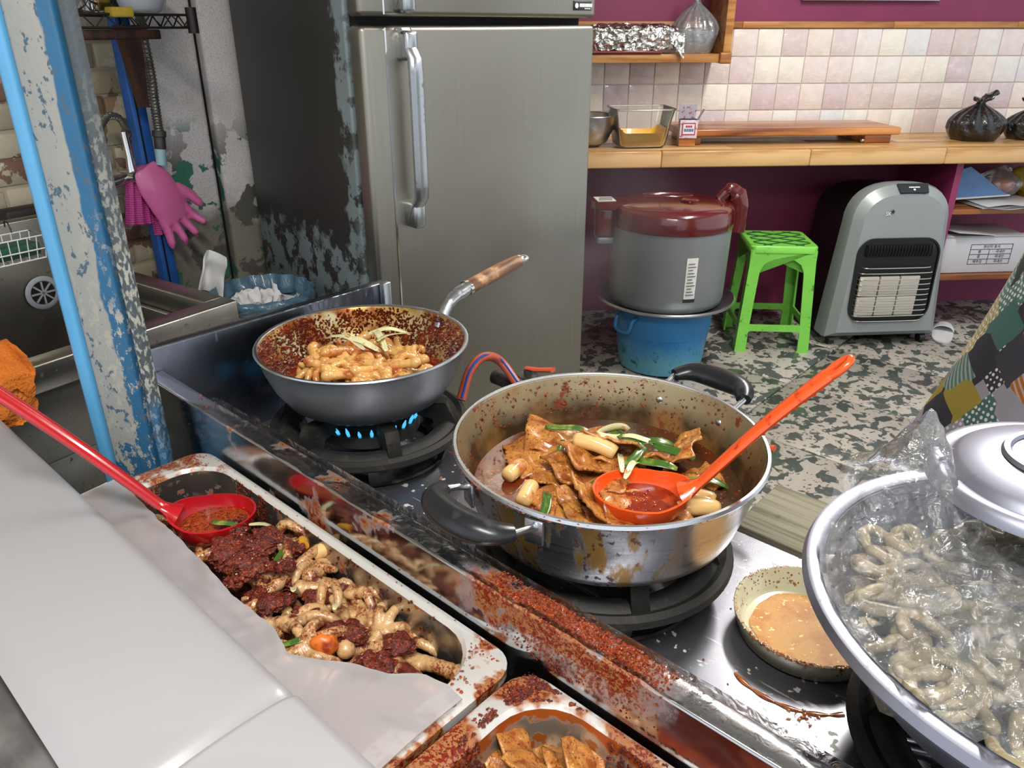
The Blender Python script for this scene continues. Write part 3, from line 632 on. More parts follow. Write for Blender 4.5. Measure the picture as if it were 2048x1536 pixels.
# splashes on the rim near the front handle
bm = NB()
for i in range(260):
    a = rp.gauss(PI + .15, .45); r = rp.uniform(.187, .1945)
    flake(bm, Vector((r * math.cos(a), r * math.sin(a), QH + .003 - (r > .192) * .003)), (0, 0, 1), rp.uniform(.001, .0032), .4)
for i in range(240):
    a = rp.gauss(.9, .75); s = rp.uniform(.55, .98); r = .1755 + (.1852 - .1755) * (s - .6) / .4 - .0005
    flake(bm, Vector((r * math.cos(a), r * math.sin(a), .066 + .04 * (s - .6) / .4)), (-math.cos(a), -math.sin(a), .2), rp.uniform(.001, .003), .4)
ob('splashes', bm, 'chili_flakes', pot, kind='stuff', smooth=0)
def cake_mesh(lx, ly, fold, seed):
    bm = NB(); r = random.Random(seed); ph = [r.uniform(0, 6) for _ in range(4)]
    def f(a, b):
        x, y = lx * (a - .5), ly * (b - .5); z = .004 * math.sin(a * 5 + ph[0]) + .0035 * math.sin(b * 6 + ph[1]) + .0018 * math.sin(a * 13 + b * 9 + ph[2])
        if fold and a > .5: # folded over
            t = (a - .5) * 2; ang = min(1, t * 2.2) * PI * .93; x = .008 * math.sin(ang) - lx * .5 * max(0, t - .3) ; z += .008 * (1 - math.cos(ang)) + .012 * max(0, t - .5)
        e = .002 * mnoise.noise(Vector((a * 9, b * 9, seed))); z += .0035 * mnoise.noise(Vector((x * 70, y * 70, seed * 2.3))); return (x + e, y + e + .004 * math.sin(a * 7 + ph[3]), z)
    grid(bm, f, 30, 26); solid(bm, .0028); me = bpy.data.meshes.new('cake'); bm.to_mesh(me); bm.free(); me.shade_smooth(); me.materials.append(MATS['fish_cake']); return me
CAKES = [cake_mesh(.085, .062, False, 1), cake_mesh(.075, .07, False, 2), cake_mesh(.095, .055, True, 3), cake_mesh(.06, .06, True, 4), cake_mesh(.05, .045, False, 5)]
def ricecake_mesh(L, r, bend):
    bm = NB(); P = [(L * (s - .5), 0, bend * (1 - (2 * s - 1) ** 2)) for s in [i / 12 for i in range(13)]]
    tube(bm, P, [r * .82, r * .97] + [r] * 9 + [r * .97, r * .82], 18); me = bpy.data.meshes.new('rice'); bm.to_mesh(me); bm.free(); me.shade_smooth(); me.materials.append(MATS['rice_cake']); return me
RC = [ricecake_mesh(.056, .0105, .004), ricecake_mesh(.040, .0105, .002)]
def inpot(px, py, dz=.0): p = at(px, py, z=QC.z + QB + dz); return p
fc = 'folded amber fish cake sheet in the heap left of and behind the orange ladle'
for (px, py, k, rz, rx, ry, dz, s) in ((1090, 905, 1, .3, .1, -.12, .010, 1), (1130, 875, 0, -.1, .15, .1, .016, 1.05), (1180, 930, 2, .5, .1, .1, .014, 1), (1225, 900, 3, 1.2, .2, 0, .02, 1), (1120, 950, 4, .9, 0, .15, .006, 1),
    (1135, 1000, 1, -.7, .15, .1, .004, .85), (1185, 1025, 3, .2, .1, .2, .004, 1), (1270, 1045, 2, .1, 0, 0, .0, 1), (1250, 960, 4, 1.6, .2, .1, .014, 1), (1355, 905, 0, 1.3, -1.15, .1, .022, .9), (1325, 915, 4, .7, -.5, .6, .018, 1.0),
    (1060, 925, 4, .1, .1, .2, .006, 1), (1400, 960, 4, .4, .2, -.2, .002, .8), (1180, 965, 0, 2.0, .1, .1, .007, .8), (1245, 935, 1, .7, .15, .2, .016, .7), (1330, 1035, 4, .3, 0, .1, .002, .9)):
    piece('fish_cake', CAKES[k], inpot(px, py, dz), (rx * .8, ry * .8, rz), {1355: 'stiff fish cake sheet standing upright at the back right of the stew', 1400: 'small fish cake sheet right of the orange ladle bowl', 1330: 'small fish cake sheet at the pot wall in front of the orange ladle', 1270: 'fish cake sheet half sunk under the orange ladle bowl'}.get(px, fc), 'fish cake', 'fish cakes in the stew pot', s * 1.22)
for (px, py, k, rz, dz, tl, lb) in ((1190, 893, 0, -.42, .034, .12, 'long rice cake lying on top of the fish cakes at the stew centre'), (1030, 942, 1, 1.05, .007, .1, 'leftmost rice cake standing near the left wall of the stew pot'), (1055, 988, 1, 1.25, .004, .0, 'rice cake nearest the front left pot handle'), (1390, 1020, 0, .12, .004, 0, 'rice cake nearest the pot rim right of the orange ladle'), (1395, 997, 1, -.3, .003, 0, 'half sunk rice cake behind the one right of the orange ladle')):
    piece('rice_cake', RC[k], inpot(px, py, dz), (0, tl, rz), lb, 'rice cake', 'rice cakes in the stew pot')
for (px, py, me, rz, rx, dz) in ((1135, 862, LG[0], -.3, .2, .03), (1300, 890, LG[1], -.15, .2, .026), (1305, 930, LG[2], -.5, .4, .026), (1270, 915, LG[3], .9, .3, .028), (1250, 880, LG[2], -1.0, .2, .026), (1345, 905, LG[0], -.75, .5, .03), (1120, 905, LG[1], 1.2, .2, .02), (1200, 968, LG[3], .6, .1, .012), (1405, 968, LG[1], -.4, .1, .006), (1090, 1012, LG[2], 1.4, .1, .003)):
    piece('green_leek', me, inpot(px, py, dz), (rx, 0, rz), 'strip of green leek leaf in the stew pot', 'leek', 'green leek strips in the stew pot', .95)
bm = NB(); c0 = inpot(1225, 868, .03); tube(bm, [Vector((.022 * math.cos(t), .010 * math.sin(t), .003 * math.sin(2 * t))) for t in [.2 + 5.2 * k / 24 for k in range(25)]], .0035, 8, flat=2.2)
tag(ob('leek_ring', bm, 'leek_pale', None, c0, (.5, 0, .3)), 'curled pale ring of leek at the back of the stew', 'leek')
for i, (px, py, rz) in enumerate(((1262, 938, 1.1), (1285, 883, -.25), (1240, 925, 1.5))):
    piece('pale_leek', LP[i], inpot(px, py, .03), (.3, .1, rz), 'pale yellow sliver of leek in the stew pot', 'leek', 'pale leek slivers in the stew pot', .65)

# ---------------------------------------------------------------- ladles
mat('plastic_orange', '#e2521a', .25, coat=.3, layers=[dict(scale=35, lo=.62, hi=.68, col='#a8300c')])
mat('plastic_red', '#a80f18', .22, coat=.4, layers=[dict(scale=30, lo=.68, hi=.74, col='#7a0f14')])
def ladle(name, label, m, bowl_c, tip, bowl_r, hole, fill):
    t = thing(name, label, 'ladle', bowl_c); d = Vector(tip) - Vector(bowl_c); hd = Vector((d.x, d.y, 0)).normalized(); az = math.atan2(hd.y, hd.x); t.rotation_euler = (0, 0, az)
    Lh = math.hypot(d.x, d.y); dz = d.z
    bm = NB(); lathe(bm, [(0, -.031), (.02, -.030), (.036, -.023), (.0445, -.010), (.047, .004)], 40); bmesh.ops.scale(bm, vec=(bowl_r / .047 * 1.22, bowl_r / .047, 1), verts=bm.verts[:])
    for v in bm.verts:
        if v.co.x > .02: v.co.z += .28 * (v.co.x - .02)
    solid(bm, -.0028); ob('bowl', bm, m, t)
    x0 = bowl_r * 1.12; zf = lambda q: .018 + (dz - .018) * (q - x0 - .012) / (Lh - x0 - .012)
    P = bez([(x0 - .006, 0, .004), (x0 + .012, 0, .019)] + [(x0 + .012 + (Lh - x0 - .012) * q, 0, zf(x0 + .012 + (Lh - x0 - .012) * q) + .006 * math.sin(PI * q)) for q in (.15, .4, .65, .85, 1)], 6)
    bm = NB(); n = len(P); R = []
    for i in range(n):
        s = i / (n - 1); R.append((.021 * (1 - s / .16) + .0095 * s / .16 if s < .16 else .0095 + .004 * (s - .16)) * (1 if s < .97 else .85))
    tube(bm, P, R, 12, flat=.55, up=(0, 0, 1)); 
    for i in range(16, n - 4, 2): box(bm, .006, R[i] * 1.1, .004, P[i] - Vector((0, 0, R[i] * .5)))
    hdl = ob('handle', bm, m, t)
    if hole:
        bm = NB(); e = (P[-1] - P[-4]).normalized(); c = P[-1] + e * .004
        tube(bm, [c + e * (.017 * math.cos(a)) + Vector((0, .0085 * math.sin(a), 0)) for a in [2 * PI * k / 20 for k in range(20)]], .0042, 8, closed=True); ob('hanging_eye', bm, m, t)
    if fill:
        bm = NB(); lathe(bm, [(0, -.012), (.03, -.012), (.041, -.0125)], 32); bmesh.ops.scale(bm, vec=(bowl_r / .047 * 1.2, bowl_r / .047, 1), verts=bm.verts[:])
        for i in range(60): flake(bm, Vector((rp.gauss(0, .018), rp.gauss(0, .016), -.0115)), (0, 0, 1), rp.uniform(.001, .003), .4)
        ob('ladle_sauce', bm, fill, t)
    return t
ladle('orange_ladle', 'bright orange plastic ladle resting in the stew pot', 'plastic_orange', inpot(1285, 985, .028), at(1668, 742, z=1.02), .046, True, 'broth_red')
rl_c = at(425, 1030, z=.775); ladle('red_ladle', 'red plastic ladle lying in the tray of chicken feet', 'plastic_red', rl_c, at(-60, 752, z=.985), .043, False, 'chili_orange')
# ---------------------------------------------------------------- food pans in the counter
ZR = .78
mat('pan_rim_white', '#d9d6d0', .2, .35, layers=[dict(scale=6, lo=.5, hi=.8, col='#cfccc4')] + smear('X', .265, .285, .5, .4, 26, .50) + smear('X', -.5, -.4, -.20, -.24, 20, .44), coat=.4)
mat('pan_rim_dirty', '#d9d6d0', .2, .35, layers=smear('X', -.5, -.4, .2, .1, 14, .43), coat=.3)
mat('pan_steel', '#b3afa6', .26, .95, layers=[dict(scale=16, lo=.55, hi=.66, col='#a58447', metal=.4, detail=6), dict(scale=40, lo=.60, hi=.66, col='#97481c', metal=0, detail=6, rough=.35)])
mat('pan_steel_dirty', '#b3afa0', .3, .8, layers=[dict(kind='axis', axis='Z', wob=.05, wscale=40, lo=.004, hi=.012, col='#a04a18', metal=.1, rough=.3), dict(scale=60, lo=.56, hi=.62, col='#8c4a1c', metal=0, detail=6, rough=.35)])
def food_pan(name, label, u0, u1, m_in, ix, iy):
    cu, cw = (u0 + u1) / 2, -.198; L2, W2 = (u1 - u0) / 2, .174
    t = thing(name, label, 'food tray', S(cu, cw, ZR), TH)
    bm = NB(); A = rrect(L2, W2, .03); Bq = rrect(L2 - .004, W2 - .004, .03); D = rrect(L2 - ix, W2 - iy, .06); E = rrect(L2 - ix - .004, W2 - iy - .004, .056)
    loops(bm, [[(x, y, -.012) for x, y in A], [(x, y, -.002) for x, y in A], [(x, y, 0) for x, y in Bq], [(x, y, -.001) for x, y in D], [(x, y, -.006) for x, y in E]]); ob('flange', bm, 'pan_rim_white' if m_in == 'pan_steel' else 'pan_rim_dirty', t)
    F = rrect(L2 - ix - .010, W2 - iy - .010, .05); G = rrect(L2 - ix - .025, W2 - iy - .025, .035)
    bm = NB(); loops(bm, [[(x, y, -.006) for x, y in E], [(x, y, -.10) for x, y in F], [(x, y, -.112) for x, y in G]], cap1=True); ob('basin', bm, m_in, t)
    return t, L2, W2
tr1, L1_, W1_ = food_pan('food_tray', 'steel food tray of chicken feet in red chilli paste', .185, .815, 'pan_steel', .032, .007)
tr2, L2_, W2_ = food_pan('food_tray', 'sauce smeared food tray of fish cake at the bottom edge', .822, 1.452, 'pan_steel_dirty', .022, .006)
# smears of paste on the rims and the stove edge
def rim_smear(t, L2, W2, ix, iy, zones, seed, m):
    bm = NB(); r = random.Random(seed)
    for (x0, x1, y0, y1, cnt, s0, s1) in zones:
        for i in range(cnt):
            x, y = r.uniform(x0, x1), r.uniform(y0, y1)
            if mnoise.noise(Vector((x * 45, y * 45, seed))) < -.08: continue
            qx, qy = abs(x) - (L2 - ix - .062), abs(y) - (W2 - iy - .062); inside = (qx < 0 and qy < .062) or (qy < 0 and qx < .062) or math.hypot(max(qx, 0), max(qy, 0)) < .062
            if inside: continue
            flake(bm, Vector((x, y, .0003)), (0, 0, 1), r.uniform(s0, s1) * .5, .55)
    return ob('paste_smear', bm, m, t, kind='stuff')
rim_smear(tr1, L1_, W1_, .032, .007, [(-.29, .31, .15, .172, 200, .001, .0035), (.262, .308, -.16, .16, 520, .0015, .005), (-.312, -.26, -.1, .16, 520, .0015, .005), (-.3, -.1, .14, .165, 300, .001, .004)], 3, 'chili_orange')
rim_smear(tr2, L2_, W2_, .022, .006, [(-.306, -.25, -.16, .170, 4200, .0015, .005), (-.3, .2, .14, .170, 3200, .0015, .005), (-.30, -.2, .08, .168, 2600, .0015, .0055)], 5, 'chili_dark')
def wall_smear(t, L2, W2, n, fn, seed, m, smax=.004):
    bm = NB(); r = random.Random(seed)
    for i in range(n):
        side = r.random(); dz = r.uniform(-.09, -.004); k = r.uniform(-1, 1)
        if side < .6: p = Vector((k * (L2 - .11), W2 - .0110 + dz * .065, dz)); nn = (0, -1, 0)
        else: p = Vector((-(L2 - .0365 + (.01 if seed == 8 else 0)) - dz * .065, k * (W2 - .09), dz)); nn = (1, 0, 0)
        if r.random() < fn(p): flake(bm, p, nn, r.uniform(.0012, smax), .5)
    return ob('paste_smear', bm, m, t, kind='stuff')
wall_smear(tr1, L1_, W1_, 6500, lambda p: (.8 if p.x < -.12 and p.z > -.07 else .10) * (mnoise.noise(p * 38) > -.1), 7, 'chili_flakes')
wall_smear(tr2, L2_, W2_, 3600, lambda p: (.9 if p.z > -.035 + .02 * mnoise.noise(p * 30) else .12), 8, 'chili_dark', .005)
bm = NB(); r = random.Random(12)
for i in range(3000):
    u = r.gauss(.87, .065) if r.random() < .8 else r.uniform(.1, .9)
    if not .05 < u < 1.2: continue
    y = r.uniform(-.014, .012); k = r.random()
    if mnoise.noise(Vector((u * 25, 3, 0))) < (-.3 if .76 < u < .97 else .28): continue
    if k < .72: flake(bm, Vector((u, y, ZE + .0005)), (0, 0, 1), r.uniform(.0008, .0024), .9)
    else: flake(bm, Vector((u, -.0185, ZE - r.uniform(0, .05) ** 1.0)), (0, -1, 0), r.uniform(.0006, .0018), .4)
ob('paste_splash', bm, 'chili_orange', st, kind='stuff')
bm = NB()
for i in range(420):
    u = r.uniform(.3, 1.45); wv = r.uniform(.02, .46)
    if r.random() < .5: u, wv = r.gauss(.52, .06), r.gauss(.07, .04)
    if wv < .015: continue
    flake(bm, Vector((u, wv, ZS + .0005)), (0, 0, 1), r.uniform(.0006, .0026), .35)
ob('food_scraps', bm, 'chili_orange', st, kind='stuff')
# red paste bed and chicken feet in the first tray
bm = NB()
def bed(a, b):
    x, y = (a - .5) * 2 * (L1_ - .055), (b - .5) * 2 * (W1_ - .03)
    z = -.084 + .028 * mnoise.noise(Vector((x * 9, y * 9, 2))) + .006 * mnoise.noise(Vector((x * 60, y * 60, 5))) + .02 * math.exp(-((x + .05) ** 2 + (y - .02) ** 2) / .02)
    return (x, y, z)
grid(bm, bed, 110, 60); o = ob('chilli_paste', bm, 'chili_dark', None, S(.5, -.198, ZR), (0, 0, TH)); tag(o, 'dark red chilli paste under the chicken feet', 'paste'); o['kind'] = 'stuff'
r = random.Random(21)
def intray(px, py, z): return at(px, py, z=z)
spots = [(395, 1085, .745), (350, 1048, .75), (460, 1105, .748), (540, 1075, .752), (505, 1140, .75), (570, 1155, .748), (640, 1135, .74), (655, 1175, .745), (540, 1200, .745), (620, 1240, .74), (680, 1215, .748),
    (580, 1250, .748), (700, 1190, .742), (730, 1235, .74), (760, 1270, .738), (640, 1290, .742), (790, 1335, .732), (830, 1330, .73), (680, 1310, .738), (600, 1305, .748), (430, 1120, .748), (810, 1290, .722), (720, 1350, .738), (560, 1090, .755)]
for i, (px, py, z) in enumerate(spots):
    p = intray(px, py, z + .003 - .016 * r.random()); piece('chicken_foot', FEET[i % 5], p, (r.uniform(-.7, .7), r.uniform(-.5, .3), r.uniform(0, 2 * PI)), ('raw chicken foot half hidden beneath the red ladle' if px < 420 else 'raw chicken foot at the right end of the long tray' if px > 780 else 'raw chicken foot in red chilli paste at the middle of the long tray'), 'chicken foot', 'chicken feet in the long tray', r.uniform(1.08, 1.26))
bm = NB(); pts = []
for i in range(34): px, py = r.gauss(500, 42), r.gauss(1112, 26); pts.append(intray(px, py, .766 + .008 * r.random()))
for i in range(16): px, py = r.uniform(430, 800), 0; py = 1090 + (px - 430) * .62 + r.uniform(-30, 50); pts.append(intray(px, py, .748))
blobs(bm, pts, .007, .015, .5, 3, 2); o = ob('chilli_clump', bm, 'chili_dark'); tag(o, 'grainy clump of dark chilli paste heaped on the chicken feet', 'paste'); o['kind'] = 'stuff'
bm = NB()
for p in pts:
    for k in range(26):
        d = Vector((r.gauss(0, 1), r.gauss(0, 1), abs(r.gauss(0, 1)) + .3)).normalized(); flake(bm, p + Vector((d.x * .013, d.y * .012, d.z * .0075)), d, r.uniform(.0012, .003), .8)
o = ob('chilli_grains', bm, 'chili_flakes', smooth=0); tag(o, 'coarse chilli grains clinging to the heaped paste', 'chilli'); o['kind'] = 'stuff'
for i, (px, py, z, L, rz, ry, m) in enumerate(((590, 1185, .768, .055, 1.75, .75, 0), (680, 1215, .765, .05, 1.6, .6, 0), (535, 1060, .762, .04, .4, .6, 0))):
    piece('leek_stick', LP[i], intray(px, py, z), (0, ry, rz), 'pale upright sliver of leek among the raw chicken feet', 'leek', 'leek slivers in the long tray', .6)
for i, (px, py, z, rz) in enumerate(((600, 1283, .757, .35), (562, 1112, .768, 1.2), (450, 1050, .775, -.3))):
    piece('green_chilli', LG[i], intray(px, py, z), (.2, 0, rz), 'short slice of green chilli among the raw chicken feet', 'chilli', 'green chilli slices in the long tray', .62)
mat('cabbage', '#c98f2c', .3, layers=[dict(scale=40, lo=.5, hi=.6, col='#9a4a1a')], coat=.3); mat('carrot', '#d06a1e', .35, layers=[dict(scale=50, lo=.5, hi=.62, col='#8c2a10')])
bm = NB(); q = bmesh.ops.create_icosphere(bm, subdivisions=3, radius=.014); [setattr(v, 'co', Vector((v.co.x * 1.1, v.co.y * .9, v.co.z * .8)) * (1 + .3 * mnoise.noise(v.co * 90))) for v in bm.verts]; cm = ob('carrot_chunk', bm, 'carrot', None, intray(650, 1285, .757)); tag(cm, 'orange carrot chunk beside the green chilli slice', 'carrot')
bm = NB(); tube(bm, [(-.014, 0, 0), (-.004, 0, .001), (.010, 0, .003), (.016, 0, .004)], [.009, .0095, .0125, .011], 16); tag(ob('leek_end', bm, 'rice_cake', None, intray(650, 1100, .757), (0, -.2, .3)), 'pale round leek root end against the far tray wall', 'leek')
bm = NB(); tube(bm, bez([(-.012, 0, 0), (0, 0, .006), (.014, 0, .002)], 5), [.007] * 11, 12); tag(ob('cabbage_piece', bm, 'cabbage', None, intray(607, 1092, .762), (0, .6, 1.9)), 'small yellow green leek piece near the far tray wall', 'leek')
# fish cake in the second tray
bm = NB(); grid(bm, lambda a, b: ((a - .5) * 2 * (L2_ - .045), (b - .5) * 2 * (W2_ - .03), -.085 + .01 * mnoise.noise(Vector((a * 9, b * 6, 0)))), 60, 40); o = ob('dark_sauce', bm, 'broth_red', None, S(1.143, -.198, ZR), (0, 0, TH)); tag(o, 'dark sauce in the bottom of the fish cake tray', 'sauce'); o['kind'] = 'stuff'
BIGC = [cake_mesh(.10, .085, True, 11), cake_mesh(.11, .08, False, 12)]
for i, (px, py, z, rz, rx, ry) in enumerate(((1055, 1525, .735, .4, .25, .1), (1120, 1520, .732, -.3, .1, -.2), (1090, 1560, .74, .9, .1, .1), (1020, 1560, .73, 1.5, .3, 0), (1180, 1570, .73, .2, .2, .2), (1090, 1505, .715, 1.1, .5, .1))):
    piece('fish_cake', BIGC[i % 2], at(px, py, z=z), (rx, ry, rz), 'large folded fish cake sheet in the tray at the bottom edge', 'fish cake', 'fish cakes in the bottom tray', .8)

# ---------------------------------------------------------------- translucent plastic covers along the near side of the counter
film('milky_plastic', '#d6d4d6', .78, .02, .3, (3, .12), translucent=.4)
film('milky_thin', '#e6dede', .42, .03, .2, (8, .2), translucent=.3)
def cover(name, label, u0, u1, zoff):
    t = thing(name, label, 'lid', S((u0 + u1) / 2, -.20, ZR), TH); L2 = (u1 - u0) / 2
    bm = NB()
    def f(a, b):
        x = L2 * (2 * a - 1); y = -.178 * b
        z = .022 + zoff + .006 * math.sin(min(1, b * 1.15) * PI) ** .8 + .006 * math.sin(x * 7 + 1.0) * b - .03 * max(0, b - .9) * 3 - .018 * math.exp(-b / .03)
        ends = max(0, (abs(2 * a - 1) - .95) / .05); z -= .014 * ends ** 2
        return (x, y, z)
    grid(bm, f, 90, 36); solid(bm, .0016); ob('panel', bm, 'milky_plastic', t); return t
cv = cover('plastic_cover', 'large milky translucent plastic cover along the near edge of the chicken feet tray', -.19, .705, 0)
bm = NB(); cx = (-.19 + .705) / 2; FP = [(.19, -.150), (.27, -.155), (.40, -.160), (.52, -.168), (.60, -.166), (.645, -.176), (.675, -.160), (.70, -.143), (.735, -.128), (.765, -.104), (.79, -.098), (.812, -.100)]
def fl(a, b):
    u = .19 + .622 * a; k = max(i for i in range(len(FP) - 1) if FP[i][0] <= u + 1e-9); q = (u - FP[k][0]) / (FP[k + 1][0] - FP[k][0]); w2 = FP[k][1] + (FP[k + 1][1] - FP[k][1]) * q + .002 * mnoise.noise(Vector((u * 60, 1, 0)))
    w1 = -.207; y = w1 + (w2 - w1) * b; z = .0045 + .004 * b + .007 * mnoise.noise(Vector((u * 14, b * 2, 3))) * b; return (u - cx, y + .2, max(.003, z))
grid(bm, fl, 110, 14); solid(bm, .0012); ob('flange', bm, 'milky_thin', cv)
cover('plastic_cover', 'second milky plastic cover with a rounded corner at the bottom centre', .70, 1.06, .004)

# ---------------------------------------------------------------- cream dish
DC = S(.975, .318, ZS)
mat('cream_enamel', '#dcd6b4', .22, coat=.5, layers=[dict(scale=110, lo=.64, hi=.68, col='#8c6a3a')])
mat('dish_sauce', '#d29a4e', .5, coat=0, layers=[dict(scale=35, lo=.45, hi=.65, col='#c07c34'), dict(scale=130, lo=.62, hi=.66, col='#f0dba0')], bump=dict(scale=200, str=.35, d=.002))
dish = thing('shallow_dish', 'shallow cream enamel dish with caked orange sauce', 'dish', DC, 0)
bm = NB(); lathe(bm, [(0, .001), (.074, .001), (.080, .004), (.087, .026), (.088, .032), (.0865, .0335), (.084, .031), (.077, .009), (.071, .006), (0, .006)], 64); ob('body', bm, 'cream_enamel', dish)
bm = NB(); lathe(bm, [(0, .0085), (.03, .009), (.058, .0085), (.0755, .0075)], 48, fn=lambda a, r, z: r * (1 if r < .05 else (.86 + .10 * mnoise.noise(Vector((math.cos(a) * 2, math.sin(a) * 2, r)))))); ob('caked_sauce', bm, 'dish_sauce', dish)
bm = NB(); r = random.Random(31)
for i in range(520):
    a = r.uniform(0, 2 * PI); k = r.random()
    if mnoise.noise(Vector((math.cos(a) * 2.5, math.sin(a) * 2.5, 7))) < -.05 and k > .2: continue
    if k < .6: p = Vector((r.uniform(.0845, .0885) * math.cos(a), 0, .0328)); p.y = p.x * math.tan(a) if abs(math.cos(a)) > .05 else .087 * math.sin(a); n = (0, 0, 1)
    else: s = r.random(); rr = .0775 + .0065 * s; p = Vector((rr * math.cos(a), rr * math.sin(a), .010 + .021 * s)); n = (-math.cos(a), -math.sin(a), .4)
    flake(bm, p, n, r.uniform(.0008, .0026), .35)
for i in range(90):
    a = PI + .9 + r.gauss(0, .35); flake(bm, Vector((.0865 * math.cos(a), .0865 * math.sin(a), .0332 - .004 * r.random())), (0, 0, 1), r.uniform(.0015, .004), .5)
ob('sauce_crust', bm, 'sauce_stain', dish, kind='stuff')
bm = NB(); c = DC + Vector((-.015, -.028, .0)); tube(bm, [c + Vector((.094 * math.cos(t), .094 * math.sin(t), .0008)) for t in [PI * 1.12 + 1.35 * k / 24 for k in range(25)]], [.001 + .0024 * abs(math.sin(k * .6)) for k in range(25)], 6, flat=.3)
for i in range(30): flake(bm, c + Vector((-.03 + r.gauss(0, .008), -.098 + r.gauss(0, .006), .0006)), (0, 0, 1), r.uniform(.001, .004), .4)
tag(ob('sauce_drip', bm, 'sauce_stain'), 'curved orange sauce drip on the steel in front of the cream dish', 'sauce')

# ---------------------------------------------------------------- aluminium colander, bagged offal and lid
CC = Vector((.492, .508, 0)); CZ = .90; CR = .222
mat('alu_dull', '#a3a6b4', .42, 1, layers=[dict(scale=3, lo=.4, hi=.7, rough=.5), dict(scale=60, lo=.64, hi=.7, rough=.5, col='#8c8f9a')])
cb = thing('colander', 'large aluminium colander holding bags of offal', 'colander', (CC.x, CC.y, ZGR), 0); h = CZ - ZGR
bm = NB(); lathe(bm, [(0, 0), (.10, 0), (.118, .006), (.150, .040), (.178, .078), (.188, .082), (.192, .090), (.212, h - .010), (.216, h - .004)], 96); ob('outer_bowl', bm, 'alu_dull', cb)
bm = NB(); lathe(bm, [(.212, h - .002), (.222, h + .004), (.230, h + .002), (.233, h - .006), (.228, h - .013), (.216, h - .010)], 96); ob('rolled_rim', bm, 'alu_dull', cb)
bm = NB(); lathe(bm, [(.2135, h), (.205, h - .025), (.195, h - .05), (.17, h - .085), (.13, .02), (0, .012)], 96); ob('inner_bowl', bm, 'alu_dull', cb)
hole_me = None
for row in range(3):
    for k in range(48):
        a = 2 * PI * (k + .5 * (row % 2)) / 48; rr = .2095 - .0036 * row * 1.0 - .0045; zz = h - .018 - .0105 * row
        aw = math.degrees(a) % 360
        if not 90 < aw < 270: continue
        if hole_me is None:
            bm = NB(); lathe(bm, [(0, .0006), (.0026, .0006), (.0026, -.0006), (0, -.0006)], 8); o = ob('drain_hole', bm, 'gap_black', cb, smooth=0); hole_me = o.data
        else: o = ob('drain_hole', hole_me, None, cb)
        o.location = (rr * math.cos(a), rr * math.sin(a), zz); o.rotation_euler = (0, PI / 2 - .33, a)
mat('offal', '#bcae8a', .35, rnd=True, sss=.15, layers=[dict(scale=22, lo=.45, hi=.65, col='#a8957a'), dict(scale=60, lo=.58, hi=.66, col='#ddd3ba')], bump=dict(scale=90, str=.4, d=.003), coat=.4)
mat('offal_dark', '#7d7566', .4, rnd=True, layers=[dict(scale=20, lo=.45, hi=.65, col='#55504a'), dict(scale=50, lo=.6, hi=.66, col='#a09680')], bump=dict(scale=80, str=.4, d=.003), coat=.4)
r = random.Random(44)
def offal(p, rr, m, lab, grp):
    bm = NB(); ph = r.uniform(0, 6); k = r.uniform(.7, 2.0); q = [r.uniform(0, 6) for _ in range(3)]; el = r.uniform(.45, 1)
    P = [p + Vector((rr * (1.1 - .5 * s) * math.cos(ph + s * 6.0 * k) + .006 * math.sin(s * 9 + q[0]), el * rr * (1.1 - .5 * s) * math.sin(ph + s * 6.0 * k) + .006 * math.sin(s * 11 + q[1]), .007 * math.sin(s * 8 + q[2]) + .008 * s)) for s in [i / 36 for i in range(37)]]
    tube(bm, P, [.0056 * (1 + .12 * math.sin(i * .9 + q[0]) + .06 * math.sin(i * 2.1)) * (.6 if i in (0, 36) else 1) for i in range(37)], 9); jitter(bm, 70, .0012)
    tag(ob('offal_coil', bm, m, smooth=90), lab, 'offal', grp)
lab_a = 'pale coil of cooked offal inside the clear bag'; grp_a = 'offal pieces in the colander bag'
for i in range(105):
    a = r.uniform(0, 2 * PI); rad = .178 * math.sqrt(r.random()); x, y = CC.x + rad * math.cos(a), CC.y + rad * math.sin(a)
    offal(Vector((x, y, .858 + .022 * (1 - rad / .17) + r.uniform(-.012, .012))), r.uniform(.014, .04), 'offal', lab_a, grp_a)
bm = NB()
for i in range(70):
    a = r.uniform(0, 2 * PI); rad = .18 * math.sqrt(r.random()); q = bmesh.ops.create_icosphere(bm, subdivisions=2, radius=r.uniform(.014, .024), matrix=Matrix.Translation((CC.x + rad * math.cos(a), CC.y + rad * math.sin(a), .842 + .012 * r.random())))
jitter(bm, 70, .006); o = ob('offal_mass', bm, 'offal_dark'); tag(o, 'greyish heap of offal under the pale coils', 'offal'); o['kind'] = 'stuff'
film('bag_clear', '#e8edf0', .11, .03, .05, (50, .85), translucent=.3)
def bagtop(name, lab, fn, nu, nv):
    bm = NB(); grid(bm, fn, nu, nv, wrap=True); tag(ob(name, bm, 'bag_clear', smooth=24), lab, 'bag')
def ridge(v): return 1 - 2.2 * abs(mnoise.noise(v))
